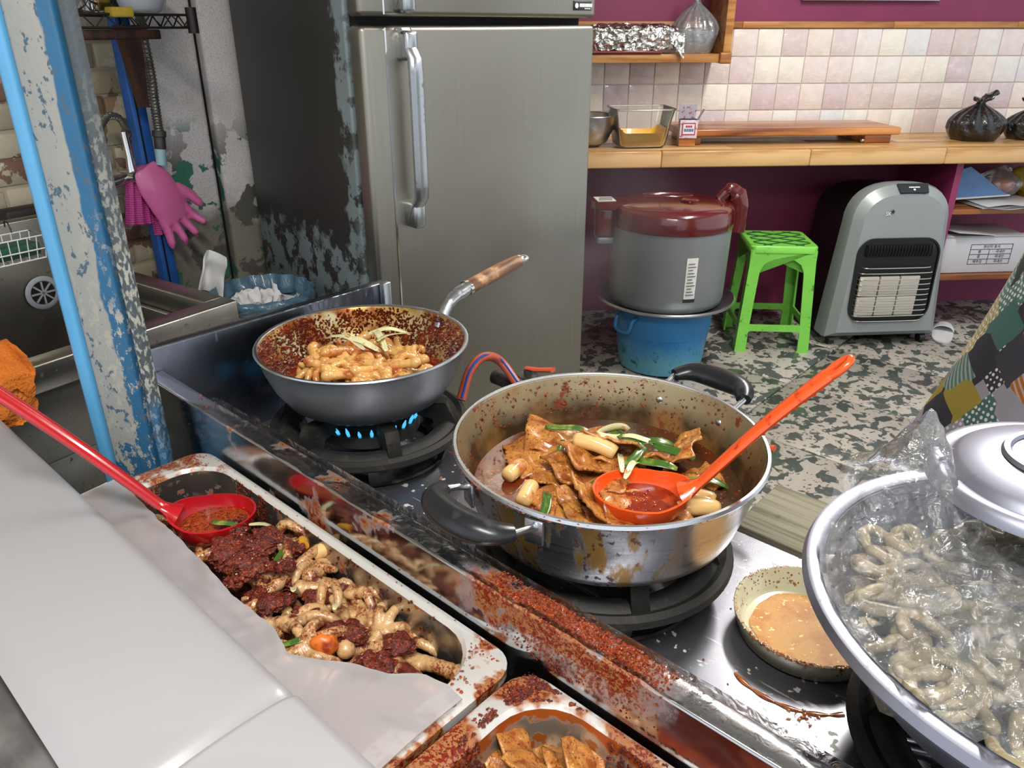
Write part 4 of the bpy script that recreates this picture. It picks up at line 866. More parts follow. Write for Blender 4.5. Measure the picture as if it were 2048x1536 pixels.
def bg(a, b):
    t = 2 * PI * a; rad = (.02 + .196 * b)
    x, y = rad * math.cos(t), rad * math.sin(t); z = CZ - .004 + .022 * (1 - b * b)
    z += .011 * ridge(Vector((x * 20, y * 20, 1))) + .006 * ridge(Vector((x * 55, y * 40, 8))) + .005 * math.sin(t * 13 + 7 * mnoise.noise(Vector((x * 9, y * 9, 3)))) * b
    dx, dy = x + .105, y - .125; e = abs(dx * .83 + dy * .55); f = abs(-dx * .55 + dy * .83); z += .115 * max(0, 1 - e / .11) * max(0, 1 - f / .075)          # pointed corner of the bag
    dx, dy = x + .165, y - .135; z += .03 * max(0, 1 - math.hypot(dx, dy) / .05)
    if b > .9: z = max(z, CZ + .004)
    if b > .93: x *= 1.0 + (b - .93) * .2; y *= 1.0 + (b - .93) * .2
    return (CC.x + x, CC.y + y, z)
bagtop('plastic_bag', 'crumpled clear plastic bag over the offal in the colander', bg, 220, 70)
def bg2(a, b):
    t = 2 * PI * a; rad = (.008 + .10 * b) * (1 + .16 * math.sin(3 * t + 1)); x, y = -.055 + rad * math.cos(t), -.03 + rad * math.sin(t)
    z = CZ + .030 - .026 * b ** 1.5 + .009 * ridge(Vector((x * 30, y * 30, 11))) + .007 * math.sin(t * 15) * (1 - b) ; return (CC.x + x, CC.y + y, z)
bagtop('plastic_bag', 'second crumpled clear plastic bag gathered around the pale offal coils', bg2, 130, 36)
LC = Vector((.512, .607, .967))
lid = thing('pot_lid', 'round aluminium pot lid resting on the bag over the colander', 'lid', LC, 0, rot=(math.radians(-2), math.radians(-3), 0))
bm = NB(); lathe(bm, [(0, .026), (.03, .0255), (.06, .022), (.088, .016), (.094, .012), (.098, .007), (.104, .009), (.111, .008), (.116, .002), (.117, -.003), (.112, -.006), (.105, -.003), (.097, .002), (.085, .010), (.05, .018), (0, .021)], 96); ob('body', bm, 'alu_dull', lid)
bm = NB(); lathe(bm, [(.046, .0245), (.048, .0275), (.053, .0275), (.055, .0238)], 64); ob('raised_ring', bm, 'alu_dull', lid)
bm = NB(); lathe(bm, [(0, .05), (.016, .05), (.020, .046), (.018, .040), (.009, .034), (.009, .025), (0, .025)], 32); ob('knob', bm, 'bakelite', lid)

# ---------------------------------------------------------------- gas hose, valves, pipe and plank behind the stove
mat('hose_orange', '#b5533a', .4, layers=[dict(scale=20, lo=.6, hi=.7, col='#9a4028')]); mat('stripe_blue', '#2f3f86', .4); mat('valve_red', '#c8502e', .35)
gp = thing('gas_pipe', 'steel gas supply pipe along the back of the stove', 'pipe', S(0, 0, 0), TH)
bm = NB(); tube(bm, [(.26, .525, .735), (.79, .525, .735)], .014, 14); ob('pipe', bm, 'iron_grey', gp)
for k, u in enumerate((.345, .765)):
    bm = NB(); lathe(bm, [(0, -.02), (.019, -.02), (.021, -.012), (.021, .012), (.019, .02), (0, .02)], 12); bmesh.ops.transform(bm, matrix=Matrix.Translation((u, .525, .745)), verts=bm.verts[:]); tube(bm, [(u, .52, .75), (u, .49, .755)], .011, 10); tube(bm, [(u, .525, .74), (u, .525, .775)], .008, 10); vb = ob('valve', bm, 'iron_grey', gp)
    bm = NB(); tube(bm, [(u - .005, .525, .777), (u + .02, .526, .780), (u + .055, .53, .789)], [.006, .008, .0085], 10, flat=.5); ob('valve_lever', bm, 'valve_red', vb)
a1 = S(.345, .495, .757)
bm = NB(); tube(bm, bez([at(922, 800, y=1.20), at(940, 742, y=1.23), at(968, 714, y=1.26), at(1000, 722, y=1.30), a1], 8), .0085, 12); gh = tag(ob('gas_hose', bm, 'hose_orange'), 'orange gas hose arching from the frying pan burner to the valve', 'hose')
bm = NB(); tube(bm, [p_ + Vector((.0015, -.006, .0055)) for p_ in bez([at(922, 800, y=1.20), at(940, 742, y=1.23), at(968, 714, y=1.26), at(1000, 722, y=1.30), a1], 8)], .0028, 6); ob('stripe', bm, 'stripe_blue', gh)
pk = thing('wooden_plank', 'weathered grey wooden plank behind the stove', 'plank', S(0, 0, 0), TH)
bm = NB(); box(bm, .87, .145, .03, (1.24, SWD + .078, .672), bev=.003); ob('board', bm, 'grey_wood', pk)
for u in (.92, 1.6):
    bm = NB(); box(bm, .05, .06, .657, (u, SWD + .078, .3285)); ob('leg', bm, 'grey_wood', pk)
# ---------------------------------------------------------------- back worktop and what stands on it
ZC = .876
def bth(name, lab, cat, x, y, z, rz=0, group=None): return thing(name, lab, cat, B(x, y, z), BA + rz, group)
def batx(px, py, z): p = at(px, py, z=z) - BO; return p.dot(BX), p.dot(BY)
wt = bth('worktop', 'long light wooden worktop along the tiled back wall', 'worktop', 0, 0, 0)
plank_run('front_stave', 'worktop', -.512, -.46, ZC - .068, ZC, [-1.0, -.62, .02, .62, 1.25, 1.75], wt, .006)
plank_run('top_stave', 'worktop', -.4595, -.30, ZC - .045, ZC, [-1.0, -.3, .35, 1.0, 1.75], wt, .001)
plank_run('top_stave', 'worktop', -.2995, -.15, ZC - .045, ZC, [-1.0, -.55, .1, .7, 1.3, 1.75], wt, .001)
plank_run('top_stave', 'worktop', -.1495, -.006, ZC - .045, ZC, [-1.0, -.1, .5, 1.15, 1.75], wt, .001)
mat('purple_board', '#8a2e58', .5, var=(5, .1))
bm = NB(); box(bm, .03, .44, ZC - .05, (.735, -.235, (ZC - .05) / 2)); ob('support_panel', bm, 'purple_board', wt)
bm = NB(); box(bm, .03, .44, ZC - .05, (-.985, -.235, (ZC - .05) / 2)); ob('support_panel', bm, 'purple_board', wt)
bm = NB(); box(bm, .85, .42, .022, (1.18, -.235, .585)); ob('lower_shelf', bm, 'acacia', wt)
bm = NB(); box(bm, .85, .42, .022, (1.18, -.235, .275)); ob('lower_shelf', bm, 'acacia', wt)
# chopping board on feet
x, y = batx(1575, 262, ZC + .05)
cbd = bth('chopping_board', 'thick wooden chopping board on feet on the back worktop', 'chopping board', x, -.215, ZC)
bm = NB(); box(bm, .98, .30, .032, (0, 0, .052), bev=.007, seg=3); ob('board', bm, 'acacia', cbd)
for sx in (-.43, .40):
    bm = NB(); box(bm, .06 if sx < 0 else .12, .26, .036, (sx, .0, .018), bev=.003); ob('foot', bm, 'acacia', cbd)
bm = NB(); bmesh.ops.create_uvsphere(bm, u_segments=14, v_segments=8, radius=.010, matrix=Matrix.Translation((.335, -.12, .012))); ob('knob', bm, 'chrome', cbd)
# matchbox
mat('matchbox', '#c9c3cc', .5, layers=[dict(scale=60, lo=.55, hi=.6, col='#b06a90')]); mat('print_red', '#a8385c', .5); mat('print_blue', '#5a6aa0', .5)
x, y = batx(1367, 272, ZC + .036); mb = bth('matchbox', 'open printed match carton leaning on the chopping board', 'carton', x, -.375, ZC, -.05)
bm = NB(); box(bm, .075, .035, .075, (0, 0, .072), bev=.001); bx_ = ob('carton', bm, 'matchbox', mb)
for (w_, h_, zz, m) in ((.058, .05, .073, 'print_red'), (.048, .04, .073, 'label_white')):
    bm = NB(); box(bm, w_, .001, h_, (0, -.0185 - (.0006 if m != 'print_red' else 0), zz), bev=0); ob('print', bm, m, bx_)
bars(bx_, 'print_red', -.014, [.009, .008, .009], .001, .009, (0, -.0196, .083), (PI / 2, 0, 0)); bars(bx_, 'print_blue', -.02, [.01, .008, .012, .007], .0012, .012, (0, -.0196, .068), (PI / 2, 0, 0))
bm = NB(); box(bm, .074, .002, .07, (0, .026, .138), rot=(.35, 0, 0)); ob('flap', bm, 'matchbox', mb)
bm = NB(); box(bm, .002, .034, .06, (.05, 0, .125), rot=(0, .5, 0)); ob('flap', bm, 'matchbox', mb)
bm = NB(); box(bm, .07, .03, .003, (0, 0, .1105)); ob('dark_inside', bm, 'gap_black', mb)
bm = NB(); box(bm, .07, .04, .03, (0, .01, .017)); ob('base', bm, 'acacia', mb)
# yellow tub
film('tub_plastic', '#d8dcc0', .07, .0, .2, translucent=.4); mat('mustard', '#f2b600', .4, coat=.3, var=(10, .1))
x, y = batx(1277, 290, ZC); tb = bth('plastic_tub', 'clear plastic tub with yellow mustard inside', 'tub', x - .01, -.36, ZC, .03)
bm = NB(); loops(bm, [[(px_, py_, z) for px_, py_ in rrect(w_, d_, .022)] for (w_, d_, z) in ((.094, .07, .004), (.102, .078, .014), (.118, .09, .115), (.128, .098, .158))], cap0=True); solid(bm, .0022); ob('body', bm, 'tub_plastic', tb)
bm = NB(); tube(bm, [(px_, py_, .158) for px_, py_ in rrect(.128, .098, .022)], .0035, 8, closed=True); ob('rim', bm, 'tub_plastic', tb)
bm = NB()
A = rrect(.090, .066, .02, 8); n = len(A)
top = [(px_ * 1.12, py_ * 1.12, .035 + .05 * max(0, abs(px_) / .09 - .55) * 2 + .008 * fr(i)) for i, (px_, py_) in enumerate(A)]
R = loops(bm, [[(px_, py_, .008) for px_, py_ in A], top, [(px_ * .9, py_ * .9, .030) for px_, py_ in A]], cap0=True, cap1=True); ob('mustard', bm, 'mustard', tb)
# steel bowl half behind the fridge
x, y = batx(1190, 290, ZC); bw = bth('steel_bowl', 'steel mixing bowl beside the refrigerator on the worktop', 'bowl', x - .035, -.33, ZC)
bm = NB(); lathe(bm, [(0, .002), (.05, .002), (.08, .02), (.105, .07), (.115, .125), (.12, .127), (.118, .13), (.112, .125), (.1, .07), (.075, .022), (.045, .006), (0, .006)], 56); ob('body', bm, 'steel', bw)
# black bags
mat('bag_black', '#141414', .22, coat=.4, bump=[dict(scale=14, dist=2, str=.7, d=.02), dict(scale=60, dist=1, str=.3, d=.006)])
def knotted(name, lab, loc, rx, rz, m, seed, ears, group=None):
    t = thing(name, lab, 'bag', loc, 0, group); bm = NB()
    def f(a, b):
        ta = 2 * PI * a; s = b
        prof = math.sin(min(1, s * 1.0) * PI * .5) if s < .5 else 1
        if s < .45: r = rx * (.72 + .28 * math.sin(s / .45 * PI / 2)); z = rz * .42 * (s / .45) ** 1.3
        elif s < .85: k = (s - .45) / .4; r = rx * (1 - .82 * k ** 1.5); z = rz * (.42 + .40 * k)
        else: k = (s - .85) / .15; r = rx * (.18 - .08 * k); z = rz * (.82 + .08 * k)
        w_ = 1 + .10 * mnoise.noise(Vector((math.cos(ta) * 2.2, math.sin(ta) * 2.2, s * 3 + seed))) + .06 * math.sin(ta * 13 + seed + 3 * s) * (s > .3) * min(1, 2 * s)
        return (r * w_ * math.cos(ta), r * w_ * math.sin(ta) * .85, z)
    V = grid(bm, f, 72, 36, wrap=True); bm.faces.new([V[i][0] for i in range(72)][::-1]); ob('body', bm, m, t)
    for (dx, dz, tw) in ears:
        bm = NB(); P = bez([(0, 0, rz * .86), (dx * .4, .004, rz * .86 + dz * .5), (dx, 0, rz * .86 + dz)], 6); tube(bm, P, [rx * q for q in (.13, .16, .2, .22, .2, .24, .22, .25, .2, .2, .16, .13, .06)], 12, flat=.4); jitter(bm, 40, .012, seed); ob('knot_tail', bm, m, t)
    return t
x, y = batx(1972, 285, ZC); knotted('black_bag', 'shiny black plastic bag tied with a knot on the worktop', B(x, -.27, ZC), .125, .185, 'bag_black', 2, ((.07, .05, 0), (-.03, .02, 0)))
knotted('black_bag', 'second black plastic bag cut by the right edge of the picture', B(x + .25, -.27, ZC), .10, .16, 'bag_black', 7, ((-.05, .04, 0), (.05, .03, 0)))
# wall shelf with foil tray and clear bag
ws = bth('wall_shelf', 'open wooden wall shelf beside the refrigerator', 'shelf', 0, 0, 0)
x1, _ = batx(1470, 125, 1.2); x1 = (.963 - 1.2) / BX.x - .045; SD = .25
bm = NB(); box(bm, .92, SD, .034, (x1 - .46 - .03, -SD / 2, 1.221), bev=.002); ob('bottom_board', bm, 'pine', ws)
bm = NB(); box(bm, .035, SD, .60, (x1 - .0175, -SD / 2, 1.50), bev=.002); ob('side_board', bm, 'pine', ws)
bm = NB(); box(bm, .035, SD, .60, (x1 - .95, -SD / 2, 1.50), bev=.002); ob('side_board', bm, 'pine', ws)
bm = NB(); box(bm, .97, SD, .03, (x1 - .485, -SD / 2, 1.80), bev=.002); ob('top_board', bm, 'pine', ws)
bm = NB(); box(bm, .052, .02, .045, (x1 - .024, -SD - .004, 1.222), bev=.006); ob('corner_foot', bm, 'pine', ws)
mat('foil', '#dcdcd8', .12, 1, bump=[dict(kind='voronoi', scale=38, str=.9, d=.012), dict(scale=60, dist=2, str=.6, d=.006)])
mat('lacquer_red', '#6e1a1c', .25, coat=.5)
ft = bth('foil_tray', 'baking tray wrapped in crumpled aluminium foil on the wall shelf', 'tray', x1 - .43, -.15, 1.239)
bm = NB(); box(bm, .36, .2, .012, (-.05, -.01, .007), bev=.003); ob('red_tray', bm, 'lacquer_red', ft)
bm = NB()
def ff(a, b):
    t = 2 * PI * a; k = 2.6; cx_, sx_ = math.cos(t), math.sin(t); rr = 1 / (abs(cx_) ** k * 1.0 + abs(sx_) ** k) ** (1 / k)
    s = [(.0, .112), (.55, .114), (.93, .105), (1.0, .09), (1.0, .05), (.94, .014)]; q = b * 5; i = min(int(q), 4); f_ = q - i; rad = s[i][0] + (s[i + 1][0] - s[i][0]) * f_; z = s[i][1] + (s[i + 1][1] - s[i][1]) * f_
    x = .215 * rr * cx_ * rad; y = .105 * rr * sx_ * rad; n = mnoise.noise_vector(Vector((x * 55, y * 55, z * 55))) * .011
    return (x + n.x, y + n.y, max(.012, z - (.035 if x > .12 else 0) * 0 + n.z))
grid(bm, ff, 90, 34, wrap=True); ob('foil', bm, 'foil', ft, smooth=12)
bm = NB(); V = grid(bm, lambda a, b: (.16 + .06 * a, -.112 - .012 * b + .008 * fr(a * 7 + b * 3), .075 - .1 * b * (.35 + .65 * a) + .01 * fr(a * 3 + b)), 6, 6); ob('foil_corner', bm, 'foil', ft, smooth=10)
film('bag_hazy', '#dfe4ea', .22, .07, .1, (26, .7), translucent=.3)
mat('bag_gel', '#b9bfc0', .3, trans=.0, alpha=.5, coat=.5)
hb = knotted('clear_bag', 'knotted clear plastic bag standing on the wall shelf', B(x1 - .135, -.15, 1.2385), .098, .235, 'bag_hazy', 4, ((.03, .06, 0), (-.03, .05, 0)))
bm = NB(); lathe(bm, [(0, .005), (.05, .005), (.08, .03), (.088, .07), (.07, .09), (0, .095)], 40); bmesh.ops.scale(bm, vec=(1, .8, 1), verts=bm.verts[:]); ob('contents', bm, 'bag_gel', hb)
# poster frame at the top edge
p = at(1735, 0, y=3.86 + .05); pf = bth('wall_poster', 'white framed poster high on the purple wall', 'poster', (p - BO).dot(BX), -.012, 1.452)
bm = NB(); box(bm, .62, .018, .42, (0, 0, .21), bev=.002); ob('panel', bm, 'label_white', pf)
bm = NB(); box(bm, .64, .022, .016, (0, -.002, .006), bev=.002); ob('frame_edge', bm, 'alu', pf)

# ---------------------------------------------------------------- bucket, basin and rice cooker
BK = Vector((.648, 3.12, 0))
mat('bucket_blue', '#2a78b0', .45, layers=[dict(kind='axis', axis='Z', wob=.16, wscale=9, lo=.24, hi=.14, col='#5b9aae'), dict(scale=26, lo=.6, hi=.66, col='#2f5f6a', by=dict(kind='axis', axis='Z', lo=.2, hi=.08))], var=(7, .12))
bk = thing('blue_bucket', 'scuffed blue plastic bucket carrying the rice cooker', 'bucket', BK)
bm = NB(); lathe(bm, [(0, .004), (.165, .004), (.178, .012), (.196, .17), (.199, .172), (.206, .285), (.212, .287), (.212, .296), (.204, .296), (.19, .17), (.172, .014), (0, .012)], 64); ob('body', bm, 'bucket_blue', bk)
for a in (math.radians(215), math.radians(25)):
    bm = NB(); c, s_ = math.cos(a), math.sin(a); tube(bm, bez([Vector((.2, -.045, .26)), Vector((.225, -.045, .25)), Vector((.236, -.035, .205)), Vector((.236, .035, .205)), Vector((.225, .045, .25)), Vector((.2, .045, .26))], 4), .008, 8); ob('carry_lug', bm, 'bucket_blue', bk, None, (0, 0, a))
bs = thing('steel_basin', 'wide steel basin between the bucket and the rice cooker', 'basin', BK + Vector((0, 0, .297)))
bm = NB(); lathe(bm, [(0, .001), (.22, .001), (.25, .006), (.272, .022), (.283, .026), (.290, .022), (.288, .016), (.284, .020), (.274, .015), (.255, .0), (.22, -.0), (0, -.0)], 80); ob('body', bm, 'steel', bs)
mat('cooker_silver', '#84888a', .38, .35, var=(3, .08)); mat('cooker_maroon', '#571719', .2, coat=.6, var=(8, .06))
rc = thing('rice_cooker', 'big grey rice cooker with a maroon lid on the blue bucket', 'rice cooker', BK + Vector((0, 0, .303)), 0)
bm = NB(); lathe(bm, [(0, .0), (.22, .0), (.23, .006), (.2365, .03), (.243, .318), (.238, .32), (0, .32)], 80); bd = ob('body', bm, 'cooker_silver', rc)
bm = NB(); lathe(bm, [(0, -.0), (.205, -.0), (.205, .012), (0, .012)], 60); ob('base_ring', bm, 'bakelite', rc)
bm = NB(); lathe(bm, [(.236, .318), (.247, .320), (.249, .335), (.245, .385), (.236, .398), (.2, .408), (.12, .416), (.0, .418)], 80); ld = ob('lid', bm, 'cooker_maroon', rc)
bm = NB(); lathe(bm, [(.034, .412), (.036, .424), (.030, .426), (.024, .421), (0, .421)], 32, (.055, -.06, 0)); ob('steam_vent', bm, 'cooker_maroon', ld)
bm = NB(); tube(bm, [(.105 * math.cos(t) - .01, .035 * math.sin(t) + .07, .4165) for t in [2 * PI * k / 28 for k in range(28)]], .0028, 6, closed=True); ob('lid_groove', bm, 'cooker_maroon', ld)
bm = NB(); prism(bm, [(-.31, -.065), (-.33, -.03), (-.33, .05), (-.31, .075), (-.16, .03), (-.12, -.01), (-.16, -.07)], .384, .412); ob('latch_plate', bm, 'cooker_maroon', ld)
bm = NB(); box(bm, .075, .085, .0015, (-.275, .003, .413), rot=(0, 0, .12)); ob('latch_sticker', bm, 'label_white', ld)
for k in range(5):
    bm = NB(); box(bm, .055, .004, .0006, (-.275 + .002 * k, -.025 + .014 * k, .4143), rot=(0, 0, .12)); ob('sticker_line', bm, 'print_dark', ld)
bm = NB(); box(bm, .085, .11, .13, (-.275, 0, .33), bev=.02, seg=3); ob('latch_housing', bm, 'cooker_maroon', rc)
bm = NB(); box(bm, .07, .1, .03, (-.268, 0, .255), bev=.008); ob('latch_foot', bm, 'cooker_silver', rc)
bm = NB(); tube(bm, bez([(.20, .05, .40), (.235, .05, .435), (.268, .05, .42), (.285, .05, .36), (.28, .05, .27)], 6), [.016] * 6 + [.022] * 6 + [.028] * 6 + [.026] * 7, 14, flat=1.5); ob('hinge_arm', bm, 'cooker_maroon', rc)
# spec sticker on the cooker
def on_drum(r0, am, dw, z0, z1, m, nm, par):
    bm = NB(); grid(bm, lambda a, b: ((r0 + .0035 * b) * math.cos(am + dw * (a - .5)), (r0 + .0035 * b) * math.sin(am + dw * (a - .5)), z0 + (z1 - z0) * b), 8, 2); solid(bm, .0006); return ob(nm, bm, m, par)
am = -PI / 2 + .20; sk = on_drum(.2388, am, .19, .06, .235, 'label_white', 'spec_sticker', bd); on_drum(.2392, am, .20, .055, .07, 'print_dark', 'sticker_edge', bd)
for k in range(11): on_drum(.2402 + .0001 * k, am - .01 * (k % 3), .14 - .03 * (k % 3), .085 + .0125 * k, .0885 + .0125 * k, 'print_dark', 'sticker_line', bd)

# ---------------------------------------------------------------- green stool
mat('stool_green', '#7ccb4e', .38, var=(9, .08), layers=[dict(scale=30, lo=.62, hi=.7, col='#4a8f2c')]); mat('stool_dark', '#2c5a34', .5)
stl = thing('plastic_stool', 'bright green plastic stool beside the gas heater', 'stool', (1.19, 3.40, 0), math.radians(-4)); hs, hb_ = .137, .165; SH = .485
for (sx, sy) in ((-1, -1), (1, -1), (1, 1), (-1, 1)):
    bm = NB(); Ls = []
    for z in (0, .012, .10, .35, SH - .02):
        k = z / SH; o_ = hb_ + (hs - hb_) * k; w_ = .042 + .010 * abs(k - .4) * 2; t_ = .009
        if z == 0: w_ += .006
        Ls.append([(sx * o_, sy * o_, z), (sx * (o_ - w_), sy * o_, z), (sx * (o_ - w_), sy * (o_ - t_), z), (sx * (o_ - t_), sy * (o_ - t_), z), (sx * (o_ - t_), sy * (o_ - w_), z), (sx * o_, sy * (o_ - w_), z)])
    loops(bm, Ls, cap0=True, cap1=True); ob('leg', bm, 'stool_green', stl, smooth=30)
for q in range(4):
    bm = NB(); o_ = hb_ + (hs - hb_) * .22; pol = [(-o_ + .02, .075), (-o_ + .055, .098), (o_ - .055, .098), (o_ - .02, .075), (o_ - .01, .150), (o_ - .05, .128), (-o_ + .05, .128), (-o_ + .01, .150)]
    prism(bm, pol, -o_ + .001, -o_ + .01, 'Y'); bmesh.ops.triangulate(bm, faces=[f for f in bm.faces if len(f.verts) > 4]); ob('cross_bar', bm, 'stool_green', stl, None, (0, 0, q * PI / 2), smooth=0)
    bm = NB(); o_ = hs + .004; pol = [(-o_ + .004, SH - .02), (-o_ + .002, SH - .12)] + [(-o_ + .045 + (2 * o_ - .09) * s, SH - .12 + .068 * math.sin(PI * s) ** .45) for s in [i / 12 for i in range(13)]] + [(o_ - .002, SH - .12), (o_ - .004, SH - .02)]
    prism(bm, pol, -o_ - .001, -o_ + .008, 'Y'); bmesh.ops.triangulate(bm, faces=[f for f in bm.faces if len(f.verts) > 4]); ob('side_band', bm, 'stool_green', stl, None, (0, 0, q * PI / 2), smooth=0)
bm = NB(); A = rrect(.145, .145, .03); A2 = rrect(.140, .140, .03); A3 = rrect(.128, .128, .028)
loops(bm, [[(x_, y_, SH - .03) for x_, y_ in A], [(x_, y_, SH - .006) for x_, y_ in A], [(x_, y_, SH) for x_, y_ in A2], [(x_, y_, SH - .002) for x_, y_ in A3]], cap0=True, cap1=True); seat = ob('seat', bm, 'stool_green', stl)
for i in range(-2, 3):
    for d in (1, -1):
        c0 = i * .046; bm = NB(); P = []
        for k in range(15):
            s = -.12 + .24 * k / 14; x_, y_ = (s, c0 * 1.6 + d * s * .55)
            if abs(y_) < .122: P.append((x_, y_, SH + .0005))
        if len(P) > 3: tube(bm, P, .0035, 6, flat=.5); ob('grip_rib', bm, 'stool_dark', seat)

# ---------------------------------------------------------------- gas heater
mat('heater_silver', '#949a9a', .36, .25, var=(2, .04)); mat('heater_black', '#0d0e0e', .3); mat('ceramic', '#c9c2b6', .7, bump=dict(kind='voronoi', scale=260, str=.5, d=.002)); mat('wire_bright', '#bdb9ae', .25, .9)
ht = thing('gas_heater', 'silver gas heater with black wire grille on castors', 'heater', (1.705, 3.30, 0), BA)
def hout(ins, z0, zt):
    out = []; wb, wt_ = .268 - ins, .226 - ins; zs = .545
    out += [(-wb, z0), (-(wb + wt_) / 2, (z0 + zs) / 2), (-wt_, zs)]
    for i in range(1, 16): t = PI - PI * i / 16; q = 2.6; c_, s_ = math.cos(t), math.sin(t); out.append((wt_ * math.copysign(abs(c_) ** (2 / q), c_), zs + (zt - ins - zs) * abs(s_) ** (2 / q)))
    out += [(wt_, zs), ((wb + wt_) / 2, (z0 + zs) / 2), (wb, z0)]; return out
ya = lambda z: .028 * z / .7
bm = NB(); loops(bm, [[(x_, .14, z_) for x_, z_ in hout(.004, .045, .735)], [(x_, .055 + ya(z_), z_) for x_, z_ in hout(0, .045, .737)], [(x_, .035 + ya(z_), z_) for x_, z_ in hout(.006, .047, .737)], [(x_, .002 + ya(z_) , z_) for x_, z_ in hout(.042, .075, .737)]], cap0=True, cap1=True)
ob('shell', bm, 'heater_silver', ht, smooth=25)
bm = NB(); pol = hout(.012, .04, .70); prism(bm, [(x_, z_) for x_, z_ in pol], .13, .42, 'Y'); ob('rear_cabinet', bm, 'heater_black', ht)
GZ, GH, GW = .315, .192, .190
def gfr(x_, z_, dy): return (x_, dy + ya(z_), z_)
bm = NB(); o1 = rrect(GW, GH, .075, 8); o2 = rrect(GW - .007, GH - .007, .07, 8)
loops(bm, [[gfr(x_, z_ + GZ, .003) for x_, z_ in o1], [gfr(x_, z_ + GZ, -.006) for x_, z_ in o1], [gfr(x_, z_ + GZ, -.006) for x_, z_ in o2], [gfr(x_, z_ + GZ, .0) for x_, z_ in o2]], cap1=True); ob('grille_recess', bm, 'heater_black', ht)
for k in range(3):
    for q in range(2):
        bm = NB(); box(bm, .088, .012, .088, bev=.003); ob('ceramic_plate', bm, 'ceramic', ht, (-.105 + .094 * k - .012, -.004 + ya(.2), .20 + .094 * q))
for k in range(11):
    z_ = .135 + .024 * k + (.004 if k > 8 else 0)
    bm = NB(); w_ = GW - .02 - (.012 if k in (0, 10) else 0); tube(bm, bez([gfr(-w_, z_, .0), gfr(-w_ + .014, z_, -.02), gfr(-.08, z_, -.026), gfr(.08, z_, -.026), gfr(w_ - .014, z_, -.02), gfr(w_, z_, .0)], 4), .0024, 6); ob('grille_wire', bm, 'wire_bright', ht)
for k in range(22):
    x_ = -.145 + .29 * k / 21; bm = NB(); tube(bm, [gfr(x_, .425, -.008), gfr(x_, .452, -.014), gfr(x_ + .002, .477, -.010)], .0042, 6); ob('vent_fin', bm, 'heater_black', ht)
bm = NB(); prism(bm, [(-.062, -.022), (.062, -.022), (.068, .024), (-.068, .024)], -.003, .006, 'Y'); cpn = ob('control_panel', bm, 'badge_dark', ht, (.02, .0405, .716), (-PI / 4, 0, 0))
bars(cpn, 'print_white', -.026, [.004, .018, .022], .002, .005, (.004, -.0034, .004), (PI / 2, 0, 0)); bm = NB(); lathe(bm, [(0, 0), (.005, 0), (.005, .001), (0, .001)], 14); ob('indicator', bm, 'print_white', cpn, (.0, -.003, -.008), (PI / 2, 0, 0))
lg = lettering('SK', .022, 'print_white', ht, (-.08, .022, .612), (PI / 2 - .04, 0, 0), 'logo'); bm = NB()
prism(bm, [(math.cos(PI / 2 + k * PI / 5) * (.011 if k % 2 == 0 else .0045), math.sin(PI / 2 + k * PI / 5) * (.011 if k % 2 == 0 else .0045)) for k in range(10)], -.001, .001, 'Y'); ob('logo_star', bm, 'badge_dark', ht, (-.062, .0215, .622))
for sx in (-.22, .22):
    for sy in (.06, .36):
        bm = NB(); tube(bm, [(sx - .012, sy, .022), (sx + .012, sy, .022)], .022, 16); tube(bm, [(sx, sy, .03), (sx, sy, .05)], .01, 8); ob('castor', bm, 'bakelite', ht)

# ---------------------------------------------------------------- things on the low shelves at the right
mat('paper_blue', '#5a7fb0', .6, var=(20, .1)); mat('paper_white', '#d2d2d4', .6, var=(14, .06)); mat('box_white', '#c4c3c8', .6, var=(5, .05)); mat('cloth_yellow', '#a8902c', .8, var=(16, .2)); mat('packet_orange', '#c4581c', .5)
bx2 = bth('cardboard_box', 'white cardboard box with a printed table on its front', 'box', .985, -.41, .288, 0)
bm = NB(); box(bm, .42, .26, .17, (0, .13, .085), bev=.002); bxx = ob('carton', bm, 'box_white', bx2)
bm = NB(); box(bm, .2, .25, .003, (-.09, .10, .185), rot=(-.05, .1, .1)); ob('flap', bm, 'box_white', bx2)
bm = NB(); box(bm, .43, .05, .003, (0, .02, .174)); ob('flap', bm, 'box_white', bx2)
for k in range(5):
    bm = NB(); box(bm, .205, .0012, .0022, (.03, -.0006, .135 - .0235 * k)); ob('print_line', bm, 'print_dark', bxx)
for x_, z0, z1 in ((-.072, .041, .135), (.132, .041, .135), (.022, .041, .1115)):
    bm = NB(); box(bm, .0022, .0012, z1 - z0, (x_, -.0006, (z0 + z1) / 2)); ob('print_line', bm, 'print_dark', bxx)
for s_, x_, z_ in (('원산지 표시', .03, .1235), ('쌀', -.025, .1), ('국내산', .077, .1), ('콩', -.025, .0765), ('국내산', .077, .0765), ('배추김', -.025, .053), ('국내산', .077, .053)): lettering(s_, .017, 'print_dark', bxx, (x_, -.0008, z_), (PI / 2, 0, 0))
pb = bth('paper_stack', 'stack of loose white papers on the upper low shelf', 'paper', 1.0, -.34, .597)
for k in range(6):
    bm = NB(); grid(bm, lambda a, b, k=k: (.30 * (a - .5) + .02 * fr(k), .21 * (b - .5), .004 * k + .004 * math.sin(a * 9 + k) * (1 - b)), 14, 6); solid(bm, .001); ob('sheet', bm, 'paper_white', pb, (.03 * fr(k + 3), -.03 * fr(k + 1), 0), (0, 0, .12 * (fr(k * 3) - .5)))
bl = bth('folded_leaflet', 'folded blue leaflet leaning on the papers under the worktop', 'leaflet', .90, -.30, .625)
bm = NB(); prism(bm, [(-.13, 0), (.16, .015), (.10, .05), (.0, .115), (-.05, .145), (-.10, .13)], -.06, .06, 'Y'); ob('cover', bm, 'paper_blue', bl)
